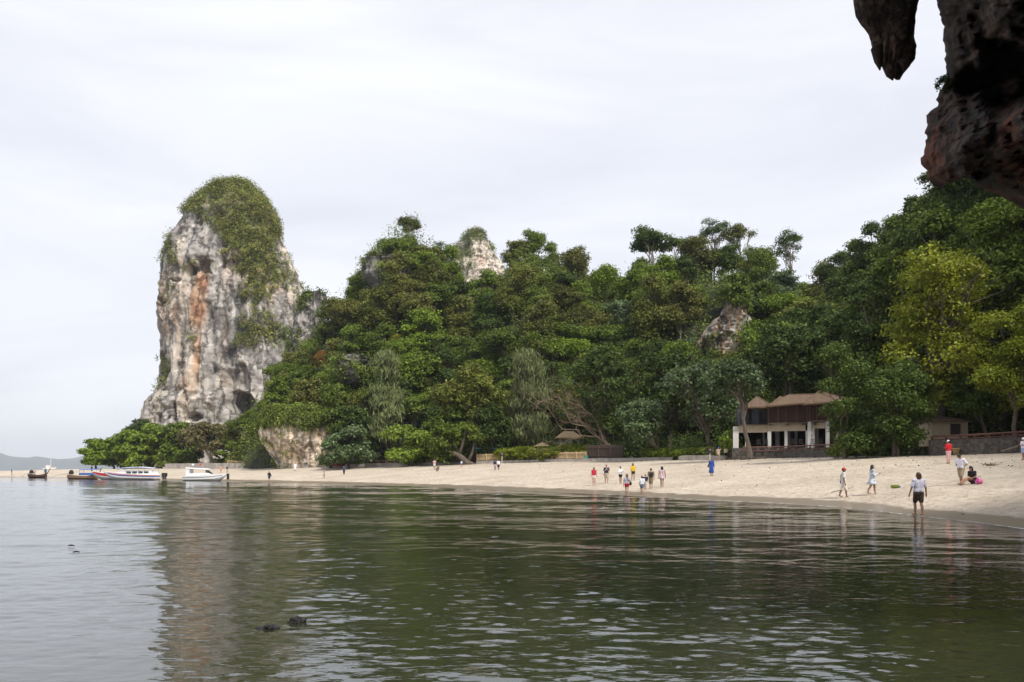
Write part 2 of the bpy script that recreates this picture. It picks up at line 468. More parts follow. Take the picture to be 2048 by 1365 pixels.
def water_material():
    m, n, l = new_mat("sea_water")
    out = n.new("ShaderNodeOutputMaterial")
    tc, at_ = n.new("ShaderNodeTexCoord"), n.new("ShaderNodeAttribute")
    at_.attribute_name = "depth"
    def noise(scale, rot, stretch, detail, rough=0.55, dist=0.0):
        mp, z = n.new("ShaderNodeMapping"), n.new("ShaderNodeTexNoise")
        mp.inputs["Rotation"].default_value = (0, 0, R(rot)); mp.inputs["Scale"].default_value = (*stretch, 1)
        z.inputs["Scale"].default_value, z.inputs["Detail"].default_value, z.inputs["Roughness"].default_value, z.inputs["Distortion"].default_value = scale, detail, rough, dist
        l.new(tc.outputs["Object"], mp.inputs[0]); l.new(mp.outputs[0], z.inputs["Vector"])
        return z.outputs["Fac"]
    def scaled(v, k):
        q = n.new("ShaderNodeMath"); q.operation = "MULTIPLY"; q.inputs[1].default_value = k
        l.new(v, q.inputs[0]); return q.outputs[0]
    def add(a, b_):
        q = n.new("ShaderNodeMath"); q.operation = "ADD"
        l.new(a, q.inputs[0]); l.new(b_, q.inputs[1]); return q.outputs[0]
    # only the finest wrinkles are relief; the waves themselves are in the mesh
    bp = n.new("ShaderNodeBump"); bp.inputs["Distance"].default_value = 1.0
    l.new(scaled(noise(1.0, 6, (6.0, 13.0), 2, 0.5, 0.5), 0.0035), bp.inputs["Height"])
    fr = n.new("ShaderNodeFresnel"); fr.inputs["IOR"].default_value = 2.25
    l.new(bp.outputs[0], fr.inputs["Normal"])
    gl = n.new("ShaderNodeBsdfGlossy"); gl.inputs["Roughness"].default_value = 0.03
    gl.inputs["Color"].default_value = (0.97, 0.98, 1, 1)
    l.new(bp.outputs[0], gl.inputs["Normal"])
    tp = n.new("ShaderNodeBsdfTransparent"); tp.inputs["Color"].default_value = (0.80, 0.84, 0.72, 1)
    df = n.new("ShaderNodeBsdfDiffuse")
    # silty green water: the murk swallows the seabed with depth, shallower water looks sandier
    mc = n.new("ShaderNodeMix"); mc.data_type = "RGBA"
    mc.inputs[6].default_value, mc.inputs[7].default_value = (0.10, 0.09, 0.055, 1), (0.028, 0.031, 0.017, 1)
    dr = n.new("ShaderNodeMapRange"); dr.inputs["From Min"].default_value, dr.inputs["From Max"].default_value = 0.1, 0.9
    l.new(at_.outputs["Fac"], dr.inputs["Value"]); l.new(dr.outputs[0], mc.inputs[0]); l.new(mc.outputs[2], df.inputs["Color"])
    ex = n.new("ShaderNodeMath"); ex.operation = "POWER"; ex.inputs[0].default_value = math.exp(-6.5)
    l.new(at_.outputs["Fac"], ex.inputs[1])
    op = n.new("ShaderNodeMath"); op.operation = "SUBTRACT"; op.inputs[0].default_value = 1; op.use_clamp = True
    l.new(ex.outputs[0], op.inputs[1])
    m1, m2 = n.new("ShaderNodeMixShader"), n.new("ShaderNodeMixShader")
    l.new(op.outputs[0], m1.inputs[0]); l.new(tp.outputs[0], m1.inputs[1]); l.new(df.outputs[0], m1.inputs[2])
    l.new(fr.outputs[0], m2.inputs[0]); l.new(m1.outputs[0], m2.inputs[1]); l.new(gl.outputs[0], m2.inputs[2])
    # foam lace where the water runs out on the sand
    fm = n.new("ShaderNodeBsdfDiffuse"); fm.inputs["Color"].default_value = (0.8, 0.8, 0.8, 1)
    fz = noise(1.0, 30, (1.3, 2.2), 5, 0.65)
    fd = n.new("ShaderNodeMapRange"); fd.inputs["From Min"].default_value, fd.inputs["From Max"].default_value = 0.06, 0.008
    fd.inputs["To Min"].default_value, fd.inputs["To Max"].default_value = -0.6, 0.16
    l.new(at_.outputs["Fac"], fd.inputs["Value"])
    ft = n.new("ShaderNodeMapRange"); ft.inputs["From Min"].default_value, ft.inputs["From Max"].default_value = 0.50, 0.60
    l.new(add(fz, fd.outputs[0]), ft.inputs["Value"])
    m3 = n.new("ShaderNodeMixShader")
    l.new(ft.outputs[0], m3.inputs[0]); l.new(m2.outputs[0], m3.inputs[1]); l.new(fm.outputs[0], m3.inputs[2])
    l.new(m3.outputs[0], out.inputs[0])
    return m

RIPPLE = 0.066
def build_ground():
    px = np.concatenate([np.arange(-5000, -400, 230), np.arange(-400, 2300, 20), np.arange(2300, 6001, 150)]).astype(float)
    ys = np.concatenate([[0.6, 1, 2, 3, 4.5], np.geomspace(6, 260, 260), np.linspace(268, 620, 20)])
    PX, Y = np.meshgrid(px, ys)
    X = wx(PX, Y)
    Z = beach_z(X, Y)
    V = np.stack([X, Y, Z], -1).reshape(-1, 3)
    wet = 1 - sstep(0.05, 0.42, Z.ravel())
    me = mesh_np("beach", V, grid_faces(*X.shape), smooth=True, attr={"wet": wet})
    tag(link("beach", me, sand_material()), kind="structure")
    # sea: one sheet to the horizon, carrying the water's depth
    px = np.concatenate([[-8000, -7000, -6000], np.arange(-5000, -100, 200), np.arange(-100, 2150, 5), np.arange(2150, 6001, 150)]).astype(float)
    ys = np.concatenate([[0.6, 2, 4], np.geomspace(5.8, 200, 680), np.geomspace(206, 8600, 40)])
    PX, Y = np.meshgrid(px, ys)
    X = wx(PX, Y)
    D = -beach_z(X, Y)
    D = np.where((PX < -5000) | (PX > 6000), 2.0, D)
    Fq = grid_faces(*X.shape)
    Fq = Fq[(D.ravel()[Fq] > -0.25).any(1)]
    # wind ripples as real waves: several sizes of crest, each only where the sheet is fine enough to carry it
    fine = (PX >= -100) & (PX <= 2150) & (Y > 5.8) & (Y < 205)
    x, y, dp = X[fine], Y[fine], D[fine]
    space = 0.0046 * y
    tot, parts_ = 0, []
    for k, (cell, slope, rot, along) in enumerate(((0.06, 0.045, 8, 1.5), (0.12, 0.048, -5, 1.6), (0.32, 0.018, 12, 1.8), (0.7, 0.008, -8, 2.0), (1.5, 0.0065, -30, 2.6), (3.4, 0.005, -38, 3.0))):
        fade = sstep(1.0, 2.3, cell / space)
        ca, sa = math.cos(R(rot)), math.sin(R(rot))
        q = np.stack([(x * ca + y * sa) / (cell * along), (-x * sa + y * ca) / cell, 0 * x + 5.7 * k], -1)
        parts_.append(vnoise(q) * cell * slope * 0.9 * fade)
        tot = tot + (slope * fade) ** 2
    breeze = 0.55 + 0.75 * sstep(-0.35, 0.5, fbm(np.stack([x / 14, y / 9, 0 * x + 2], -1), 3))
    gain = np.clip(RIPPLE / np.sqrt(tot + 1e-6), 0, 6.5) * breeze * sstep(0.0, 0.22, dp) * np.interp(y, [6, 40, 120, 200], [1.0, 0.9, 0.7, 0.5])
    Z = np.zeros_like(X)
    Z[fine] = sum(parts_) * gain
    V = np.stack([X, Y, Z], -1).reshape(-1, 3)
    n0 = len(V)
    V = np.concatenate([V, [(-40, -80, 0), (40, -80, 0), (40, 0.6, 0), (-40, 0.6, 0)]])
    Fq = np.concatenate([Fq, [[n0, n0 + 1, n0 + 2, n0 + 3]]])
    D = np.concatenate([D.ravel(), [1.5] * 4])
    me = mesh_np("sea", V, Fq, smooth=True, attr={"depth": np.maximum(D, 0)})
    tag(link("sea", me, water_material()), kind="structure")
    # forest floor on the hills
    px = np.concatenate([np.arange(455, 2200, 9), np.arange(2200, 6001, 120)]).astype(float)
    t = np.linspace(-0.06, 2.1, 90)
    rb, rr = np.interp(px, HILL[:, 0], HILL[:, 1]), np.interp(px, HILL[:, 0], HILL[:, 2])
    Y = rb[None] + t[:, None] * (rr - rb)[None]
    PX = np.repeat(px[None], len(t), 0)
    Z = hill_z(PX, Y)
    V = np.stack([wx(PX, Y), Y, Z], -1).reshape(-1, 3)
    me = mesh_np("hillside", V, grid_faces(*Y.shape), smooth=True)
    tag(link("hillside", me, plain("forest_floor", (0.035, 0.038, 0.022), 0.9, 0.4, 0.4, bump=0.4)), kind="structure")

build_ground()

# far hills across the bay
def build_far_hills():
    px = np.arange(-900, 620, 6).astype(float)
    top = np.interp(px, [-900, -500, -200, 0, 20, 45, 75, 110, 150, 175, 260, 400, 620], [915, 905, 912, 908, 912, 914, 911, 918, 916, 910, 905, 915, 940])
    rows = []
    Yb = 7000
    for k, t in enumerate(np.linspace(0, 1, 14)):
        Y = Yb + t * 1200
        z = CAMH + (HY - top) / F * (Yb + 1200)
        z = z * (np.sin(t * math.pi / 2)) + 26 * fbm(np.stack([px / 25, px * 0 + t * 3, px * 0], -1), 4) * t * (1 - 0.6 * t) - 3
        rows.append(np.stack([wx(px, Y), px * 0 + Y, z], -1))
    V = np.array(rows).reshape(-1, 3)
    me = mesh_np("far_hills", V, grid_faces(14, len(px)), smooth=True)
    tag(link("far_hills", me, plain("far_woods", (0.028, 0.04, 0.035), 0.9, 0.35, 0.012)), kind="structure")
build_far_hills()

# ------------------------------------------------------------------ limestone
ROCK_FAR, ROCK_NEAR = rock_mat("limestone", 0.35, 0.8), rock_mat("cave_rock", 2.2, 0.20)
GREY, PALE, PINK, ORANGE, RUST, DARK = map(np.array, ((0.44, 0.415, 0.39), (0.64, 0.575, 0.49), (0.62, 0.49, 0.40), (0.54, 0.33, 0.20), (0.44, 0.19, 0.10), (0.07, 0.068, 0.068)))

def loft_rock(name, rows, D, depth, nu=260, nv=300, flute=1.0, lump=1.0, fs=1.0, caves=(), colour=None, mat=None, power=2.4, back=1.0, yshift=None):
    """a rock body from photo rows (row, left, right) at depth D: rounded plan, fluted, lumpy, with hollows"""
    rows = np.array(rows, float)
    py = np.linspace(rows[0, 0], rows[-1, 0], nv)
    xl, xr = np.interp(py, rows[:, 0], rows[:, 1]), np.interp(py, rows[:, 0], rows[:, 2])
    a = np.linspace(0, 2 * np.pi, nu, endpoint=False)
    ca, sa = np.cos(a), np.sin(a)
    k = 2.0 / power
    ex, ey = np.sign(ca) * np.abs(ca) ** k, np.sign(sa) * np.abs(sa) ** k
    hw = (xr - xl) / 2 / F * D
    cx = wx((xl + xr) / 2, D)
    frac = np.clip(hw / hw.max(), 0, 1) ** 0.8
    X = cx[:, None] + hw[:, None] * ex
    dy = depth * frac[:, None] * np.where(ey > 0, back, 1.0) * ey
    Yc = D + (np.interp(py, yshift[0], yshift[1])[:, None] if yshift else 0)
    Y = Yc + dy
    Z = wz(py, D)[:, None] + 0 * X
    dirx, diry = np.repeat(ex[None], nv, 0), np.repeat(ey[None], nv, 0)
    nrm = np.hypot(dirx, diry) + 1e-6
    dirx, diry = dirx / nrm, diry / nrm
    q = np.stack([X, Y, Z], -1).reshape(-1, 3) * fs
    big = fbm(q * (0.05, 0.05, 0.035), 4)
    flu = ridged(q * (0.32, 0.32, 0.045) + big[:, None] * 0.5, 5)
    crag = ridged(q * (0.85, 0.85, 0.11) + 31, 4)
    led = fbm(q * (0.14, 0.14, 0.13), 4)
    sil = (0.35 + 0.65 * np.abs(diry)).ravel()        # keep the traced outline, roughen the faces
    taper = np.repeat(np.clip(hw / (0.15 * hw.max()), 0, 1), nu)
    d = (big * 2.0 * lump + flu * 0.75 * flute + led * 1.0 * lump + crag * 0.8 * (flute + lump) * 0.5) / fs * taper * sil
    X = X + (dirx.ravel() * d).reshape(X.shape)
    Y = Y + (diry.ravel() * d).reshape(Y.shape)
    sx = 1024 + F * X / Y
    sy = HY - F * (Z - CAMH) / Y
    hollow = np.zeros_like(X)
    front = diry < 0.25
    wob = fbm(np.stack([sx / 22 * 1.0, sy / 30, X * 0], -1).reshape(-1, 3) , 3).reshape(X.shape)
    for (hx, hy_, rx, ry, dep) in caves:
        e = np.hypot((sx - hx) / rx, (sy - hy_) / ry) + 0.22 * wob
        mk = sstep(1.05, 0.6, e) * front
        hollow = np.maximum(hollow, mk * dep)
    Y = Y + hollow
    V = np.stack([X, Y, Z], -1).reshape(-1, 3)
    i = (np.arange(nv - 1)[:, None] * nu + np.arange(nu)[None])
    j = (np.arange(nv - 1)[:, None] * nu + (np.arange(nu)[None] + 1) % nu)
    Fq = np.stack([i, j, j + nu, i + nu], -1).reshape(-1, 4)[:, ::-1]
    top, bot = len(V), len(V) + 1
    V = np.concatenate([V, [V[:nu].mean(0)], [V[-nu:].mean(0)]])
    r = np.arange(nu)
    T = np.concatenate([np.stack([r, (r + 1) % nu, r * 0 + top], -1), np.stack([(r + 1) % nu + nu * (nv - 1), r + nu * (nv - 1), r * 0 + bot], -1)])
    tint = np.ones((len(V), 3)) * 0.3
    info = dict(sx=sx.ravel(), sy=sy.ravel(), V=V[:-2], dx=dirx.ravel(), dy=diry.ravel(), big=big, flu=flu, led=led, q=q, hollow=hollow.ravel())
    tint[:-2] = colour(info)
    me = mesh_np(name, V, Fq, T, smooth=False, tint=tint)
    return me, info

def mix(a, b, t): return a * (1 - t[:, None]) + b * t[:, None]
def spot(i, x, y, rx, ry): return np.exp(-(((i["sx"] - x) / rx) ** 2 + ((i["sy"] - y) / ry) ** 2))

def tower_colour(i):
    q = i["q"]
    n1, n2, n3 = fbm(q * (0.10, 0.10, 0.018), 5, 0.62), fbm(q * (0.09, 0.09, 0.03) + 40, 5, 0.62), fbm(q * (0.35, 0.35, 0.03) + 80, 4, 0.6)
    c = mix(np.repeat(GREY[None], len(q), 0) * (1 + 0.22 * n3[:, None]), PALE, sstep(0.05, 0.55, n1))
    left = sstep(540, 380, i["sx"]) * sstep(460, 600, i["sy"])
    c = mix(c, PINK, sstep(0.0, 0.6, n2 + 0.45 * left - 0.12) * 0.8)
    c = mix(c, PALE, 0.5 * left * sstep(-0.2, 0.3, n1))
    st = np.maximum.reduce([spot(i, 405, 565, 14, 45), spot(i, 395, 620, 22, 42), 0.6 * spot(i, 392, 700, 12, 55), 0.8 * spot(i, 560, 468, 9, 26), 0.5 * spot(i, 345, 640, 22, 70), 0.45 * spot(i, 360, 740, 26, 50), 0.4 * spot(i, 455, 640, 12, 60)])
    c = mix(c, ORANGE, 0.85 * sstep(0.35, 0.85, st + 0.45 * n1 + 0.3 * n3))
    c = mix(c, RUST, 0.7 * sstep(0.6, 1.05, st + 0.4 * n3 + 0.2 * n2))
    n4 = fbm(q * (0.9, 0.9, 0.10) + 3, 4, 0.65)
    c = c * (1 + 0.35 * n4[:, None])
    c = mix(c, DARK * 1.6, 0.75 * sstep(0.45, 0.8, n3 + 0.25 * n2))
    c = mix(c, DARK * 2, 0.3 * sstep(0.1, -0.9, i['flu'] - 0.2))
    return c

TOWER_ROWS = [(372, 470, 480), (376, 452, 494), (382, 440, 502), (392, 430, 510), (408, 412, 523), (432, 393, 539), (460, 376, 546), (480, 363, 552), (500, 354, 560), (540, 343, 574), (560, 341, 584),
              (590, 340, 597), (610, 341, 605), (640, 340, 612), (700, 339, 622), (750, 336, 632), (785, 330, 640), (800, 320, 645), (830, 306, 650), (850, 301, 655), (945, 292, 660)]
TOWER_CAVES = [(405, 530, 16, 22, 9), (388, 540, 6, 14, 4), (482, 806, 34, 27, 18), (470, 770, 40, 45, 4.5), (388, 833, 13, 9, 5), (322, 605, 5, 12, 4), (566, 676, 5, 8, 5), (352, 560, 12, 5, 3),
               (330, 750, 12, 55, 2.5), (345, 820, 9, 25, 3.5), (462, 715, 12, 30, 2.5), (318, 838, 7, 14, 3), (362, 700, 10, 20, 1.5)]
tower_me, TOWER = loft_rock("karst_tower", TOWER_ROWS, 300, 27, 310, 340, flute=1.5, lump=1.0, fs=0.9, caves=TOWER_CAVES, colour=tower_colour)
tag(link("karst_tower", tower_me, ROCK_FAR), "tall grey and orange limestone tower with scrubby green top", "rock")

def pinnacle_colour(i):
    q = i["q"]
    n1, n3 = fbm(q * (0.07, 0.07, 0.03), 4), fbm(q * (0.3, 0.3, 0.03) + 8, 4)
    c = mix(np.repeat(GREY[None], len(q), 0), PALE, sstep(0.1, 0.6, n1))
    c = mix(c, PINK, sstep(0.3, 0.8, spot(i, 962, 522, 10, 16)))
    return mix(c, DARK, 0.6 * sstep(0.4, 0.8, n3))
pin_me, PIN = loft_rock("karst_pinnacle", [(464, 948, 956), (470, 940, 964), (485, 928, 972), (500, 914, 978), (520, 906, 990), (540, 896, 1006), (570, 880, 1030), (640, 850, 1070)],
                        480, 26, 160, 150, flute=1.6, fs=0.7, colour=pinnacle_colour)
tag(link("karst_pinnacle", pin_me, ROCK_FAR), "small pointed limestone peak showing behind the wooded ridge", "rock")

def cliff_colour(i):
    q = i["q"]
    n1, n3 = fbm(q * (0.25, 0.25, 0.04), 5, 0.6), fbm(q * (0.8, 0.8, 0.05) + 8, 4, 0.6)
    c = mix(np.repeat((PALE * (1.0, 0.93, 0.84))[None], len(q), 0), PALE * 1.2, sstep(0, 0.6, n3))
    c = mix(c, GREY * 0.9, sstep(0.15, 0.6, n1) * 0.7)
    c = mix(c, DARK, 0.7 * sstep(0.45, 0.75, n3 * 0.8 + n1 * 0.4)) * 1.25
    c = mix(c, PINK * 0.8, 0.6 * sstep(0.3, 0.9, spot(i, 600, 895, 30, 26) + 0.3 * n1))
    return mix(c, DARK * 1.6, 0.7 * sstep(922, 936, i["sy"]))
cl_me, CLIFF = loft_rock("beach_cliff", [(822, 556, 690), (835, 545, 700), (850, 538, 702), (868, 534, 700), (885, 537, 694), (900, 547, 690), (915, 558, 688), (930, 566, 690), (942, 566, 694)],
                         164, 10.5, 210, 130, flute=1.4, lump=0.5, fs=2.0, colour=cliff_colour, power=2.2)
tag(link("beach_cliff", cl_me, rock_mat("flowstone", 1.0, 0.3)), "pale streaked flowstone cliff foot standing on the sand", "cliff")

def outcrop_colour(i):
    q = i["q"]
    n1, n3 = fbm(q * (0.25, 0.25, 0.12), 5, 0.6), fbm(q * (0.6, 0.6, 0.06) + 8, 4, 0.6)
    c = mix(np.repeat(GREY[None], len(q), 0), PALE * 1.1, sstep(-0.2, 0.4, n1))
    c = mix(c, np.array((0.60, 0.40, 0.25)), sstep(-0.1, 0.35, n3) * 0.9)
    return mix(c, DARK, 0.85 * sstep(0.3, 0.65, -n1 + 0.3 * n3))
def grey_outcrop(i):
    n3 = fbm(i["q"] * (0.6, 0.6, 0.06) + 8, 4, 0.6)
    return mix(np.repeat((GREY * 0.55)[None], len(n3), 0), DARK, 0.8 * sstep(0.1, 0.6, n3))
OUTCROPS = []
for rows, D, dep, fn, lab in (
        ([(582, 1466, 1480), (600, 1456, 1488), (630, 1446, 1490), (655, 1424, 1492), (680, 1408, 1490), (705, 1406, 1478), (728, 1412, 1460)], 140, 3.4, outcrop_colour, "bare orange and grey rock face high among the right-hand trees"),
        ([(515, 745, 800), (530, 735, 835), (560, 740, 842), (590, 760, 845), (610, 780, 840)], 186, 6, grey_outcrop, "dark grey rock face below the left hill's summit"),
        ([(715, 700, 725), (730, 690, 738), (755, 692, 740), (770, 700, 735)], 163, 4, grey_outcrop, "small grey rock ledge halfway up the left hill"),
        ([(585, 612, 640), (610, 605, 642), (650, 600, 640), (690, 592, 630), (720, 585, 615)], 206, 3, lambda i: grey_outcrop(i) * 1.8, "grey rock shoulder where the left hill meets the tower")):
    me, oi = loft_rock("rock_outcrop", rows, D, dep, 110, 96, flute=2.2, lump=1.5, fs=2.0, colour=fn, power=3.0)
    OUTCROPS.append(oi)
    tag(link("rock_outcrop", me, ROCK_FAR), lab, "rock", "bare rock faces on the wooded hills")

# the cave overhang close to the camera
def cave_colour(i):
    q = i["q"]
    n1, n2, n3 = fbm(q * 0.35, 5, 0.6), fbm(q * 0.8 + 30, 5, 0.65), fbm(q * (1.5, 1.5, 0.6) + 60, 4, 0.6)
    c = np.repeat(np.array((0.115, 0.095, 0.085))[None], len(q), 0)
    c = mix(c, np.array((0.27, 0.22, 0.19)), sstep(0.0, 0.55, n2) * sstep(330, 120, i["sy"]))
    c = mix(c, np.array((0.22, 0.075, 0.04)), sstep(-0.1, 0.5, n1) * sstep(150, 260, i["sy"]))
    c = mix(c, np.array((0.36, 0.16, 0.06)), 0.7 * sstep(0.25, 0.7, n2) * sstep(1960, 2040, i["sx"]))
    return mix(c, np.array((0.03, 0.026, 0.025)), 0.8 * sstep(0.15, 0.6, n3))
def fan_rock(name, outline, centre, Y0, near, far, n_s, colour, hollows=(), rough=1.0, fall=0.22):
    """a rock lip: traced outline at depth Y0, its face coming towards the viewer inside, closed behind"""
    pts = np.array(outline, float)
    seg = np.r_[0, np.cumsum(np.hypot(*np.diff(np.r_[pts, pts[:1]], axis=0).T))]
    per = seg[-1]
    t = np.concatenate([np.linspace(seg[k], seg[k + 1], max(2, int((seg[k + 1] - seg[k]) / (5.0 if (pts[k][0] < 2150 and pts[k][1] > -150) else 30))), endpoint=False) for k in range(len(pts))])
    ring = np.r_[pts, pts[:1]]
    bx, by = np.interp(t, seg, ring[:, 0]), np.interp(t, seg, ring[:, 1])
    jx = fbm(np.stack([bx / 11, by / 11, bx * 0], -1), 5, 0.6) * 5.0
    bx, by = bx + jx, by + fbm(np.stack([bx / 16 + 9, by / 16, bx * 0], -1), 4) * 3.0
    s = np.linspace(0, 1, n_s) ** 1.25
    SX = bx[None] + (centre[0] - bx)[None] * s[:, None]
    SY = by[None] + (centre[1] - by)[None] * s[:, None]
    dist = np.hypot(SX - bx[None], SY - by[None])
    q = np.stack([SX / 100, SY / 100, 0 * SX], -1).reshape(-1, 3)
    rel = (fbm(q * 1.1, 5, 0.55) * 1.1 + ridged(q * (2.2, 0.9, 1) + 4, 4) * 0.35 + fbm(q * 5, 4, 0.6) * 0.22 + ridged(q * 11 + 9, 3) * 0.10).reshape(SX.shape) * rough
    e = 1 - np.exp(-dist / (1000 * fall))
    Yf = Y0 - near * e + rel * sstep(0, 45, dist)
    for hx, hy_, rx, ry, dep in hollows:
        w = np.hypot((SX - hx) / rx, (SY - hy_) / ry) + 0.25 * fbm(q * 2.5 + 3, 3).reshape(SX.shape)
        Yf = Yf + dep * sstep(1.1, 0.55, w)
    Yf = np.maximum(Yf, 2.5)
    Yb = Y0 + 0.02 + far * (1 - np.exp(-dist / 120))
    n = len(bx)
    def world(sx, sy, Y): return np.stack([wx(sx, Y), Y, wz(sy, Y)], -1).reshape(-1, 3)
    Vf, Vb = world(SX, SY, Yf), world(SX, SY, Yb)
    i = (np.arange(n_s - 1)[:, None] * n + np.arange(n)[None])
    j = (np.arange(n_s - 1)[:, None] * n + (np.arange(n)[None] + 1) % n)
    Fq = np.stack([i, j, j + n, i + n], -1).reshape(-1, 4)
    Fb = Fq.copy() + len(Vf)
    Fb[(Fq < n)] = Fq[(Fq < n)]
    V = np.concatenate([Vf, Vb])
    info = dict(sx=np.r_[SX.ravel(), SX.ravel()], sy=np.r_[SY.ravel(), SY.ravel()], q=V * 1.0)
    return mesh_np(name, V, np.concatenate([Fq[:, ::-1], Fb]), tint=colour(info))

def cave_colour(i):
    q = i["q"] * 1.6
    n1, n2, n3 = fbm(q * 0.45, 5, 0.6), fbm(q * 1.3 + 30, 5, 0.65), fbm(q * (2.2, 2.2, 1.0) + 60, 4, 0.6)
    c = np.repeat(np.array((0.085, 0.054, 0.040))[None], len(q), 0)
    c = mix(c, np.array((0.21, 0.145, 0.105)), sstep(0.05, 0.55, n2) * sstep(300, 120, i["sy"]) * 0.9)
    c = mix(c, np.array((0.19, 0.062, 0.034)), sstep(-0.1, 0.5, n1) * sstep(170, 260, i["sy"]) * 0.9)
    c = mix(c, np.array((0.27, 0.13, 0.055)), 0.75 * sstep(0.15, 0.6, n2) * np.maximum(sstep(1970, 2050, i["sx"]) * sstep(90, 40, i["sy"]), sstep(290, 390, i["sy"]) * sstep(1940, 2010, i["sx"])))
    return mix(c, np.array((0.022, 0.019, 0.019)), 0.85 * sstep(0.05, 0.5, n3))

OUTLINE = [(1480, -900), (1560, -560), (1700, -260), (1800, -110), (1868, -30), (1874, 0), (1880, 40), (1888, 90), (1892, 130), (1892, 160), (1880, 190), (1870, 212), (1857, 226), (1853, 262), (1850, 308), (1844, 316), (1847, 335), (1853, 357), (1868, 371), (1884, 374),
           (1900, 366), (1918, 358), (1935, 352), (1950, 366), (1975, 384), (1995, 386), (2010, 396), (2048, 416), (2150, 452), (2350, 520), (2700, 600), (3300, 660), (3900, 600), (4100, -900)]
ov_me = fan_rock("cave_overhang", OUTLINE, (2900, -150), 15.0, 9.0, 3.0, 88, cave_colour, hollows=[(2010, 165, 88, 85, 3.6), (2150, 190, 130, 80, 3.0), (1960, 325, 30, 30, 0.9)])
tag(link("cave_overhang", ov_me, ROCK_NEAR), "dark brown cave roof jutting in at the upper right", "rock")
STAL = [(-500, 1600, 2000), (-250, 1660, 1890), (-120, 1695, 1845), (-40, 1712, 1828), (0, 1714, 1824), (20, 1718, 1823), (45, 1728, 1821), (70, 1743, 1822), (95, 1748, 1826), (120, 1755, 1822), (134, 1764, 1814), (142, 1776, 1808), (152, 1782, 1804), (160, 1792, 1800)]
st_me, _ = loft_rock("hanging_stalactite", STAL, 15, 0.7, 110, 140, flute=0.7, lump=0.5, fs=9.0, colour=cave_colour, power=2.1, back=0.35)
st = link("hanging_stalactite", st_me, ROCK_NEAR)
for tip in ([(1754, 96), (1757, 122), (1760, 141)], [(1808, 118), (1812, 132), (1806, 147)], [(1776, 128), (1781, 150), (1786, 161)]):
    mt = MB().tube([at(x, y, 14.75) for x, y in tip], [0.11, 0.075, 0.012], 9).mesh("tooth", True)
    ta = mt.attributes.new("tint", "FLOAT_COLOR", "POINT")
    ta.data.foreach_set("color", np.tile((0.075, 0.055, 0.045, 1.0), len(mt.vertices)).astype(np.float32))
    link("tooth", mt, ROCK_NEAR, st)
tag(st, "dark blunt stalactite hanging from the top of the picture", "rock")
# ------------------------------------------------------------------ foliage
LEAF = {
    "mid": leaf_mat("leaf_mid_green", (0.108, 0.162, 0.020)),
    "dark": leaf_mat("leaf_dark_green", (0.052, 0.086, 0.015), (0.10, 0.14, 0.03)),
    "bright": leaf_mat("leaf_fresh_green", (0.140, 0.205, 0.018), (0.17, 0.22, 0.035)),
    "olive": leaf_mat("leaf_olive", (0.138, 0.162, 0.026), (0.15, 0.13, 0.04)),
    "blue": leaf_mat("leaf_grey_green", (0.088, 0.138, 0.040), (0.15, 0.21, 0.08), 0.5),
    "lime": leaf_mat("leaf_yellow_green", (0.150, 0.205, 0.014), (0.32, 0.32, 0.02), 0.3, 0.3, 0.1),
    "needle": leaf_mat("needle_grey_green", (0.16, 0.19, 0.07), (0.17, 0.19, 0.08), 0.2),
    "yellow": leaf_mat("leaf_yellow", (0.28, 0.25, 0.03), (0.24, 0.26, 0.04)),
    "orange": leaf_mat("leaf_orange", (0.38, 0.13, 0.03), (0.33, 0.22, 0.04)),
    "brown": leaf_mat("leaf_dry", (0.14, 0.10, 0.05), (0.11, 0.13, 0.04)),
    "scrub": leaf_mat("leaf_scrub", (0.150, 0.215, 0.045), (0.24, 0.23, 0.06), 0.2),
}
BARK = plain("bark", (0.115, 0.092, 0.072), 0.9, 0.35, 3, bump=0.05, stretch=(1, 1, 0.25))
BARK_PALE = plain("pale_bark", (0.27, 0.23, 0.19), 0.9, 0.3, 3, bump=0.04, stretch=(1, 1, 0.25))
TWIG = plain("dry_twig", (0.20, 0.145, 0.105), 0.9, 0.3, 3)

def unit(v): return v / (np.linalg.norm(v, axis=-1, keepdims=True) + 1e-9)

def leaf_quads(C, N, size, aspect, rng, hang=0.0):
    """folded diamond leaves at C facing N"""
    n = len(C)
    t = rng.normal(size=(n, 3))
    t[:, 2] -= hang * 3
    t = unit(t - (t * N).sum(1, keepdims=True) * N * (1 - min(hang, 0.9)))
    b = unit(np.cross(N, t))
    s = size[:, None] * 0.5
    V = np.stack([C - t * s, C + b * s * aspect + N * s * 0.25, C + t * s, C - b * s * aspect + N * s * 0.25], 1).reshape(-1, 3)
    return V, np.arange(4 * n).reshape(n, 4)

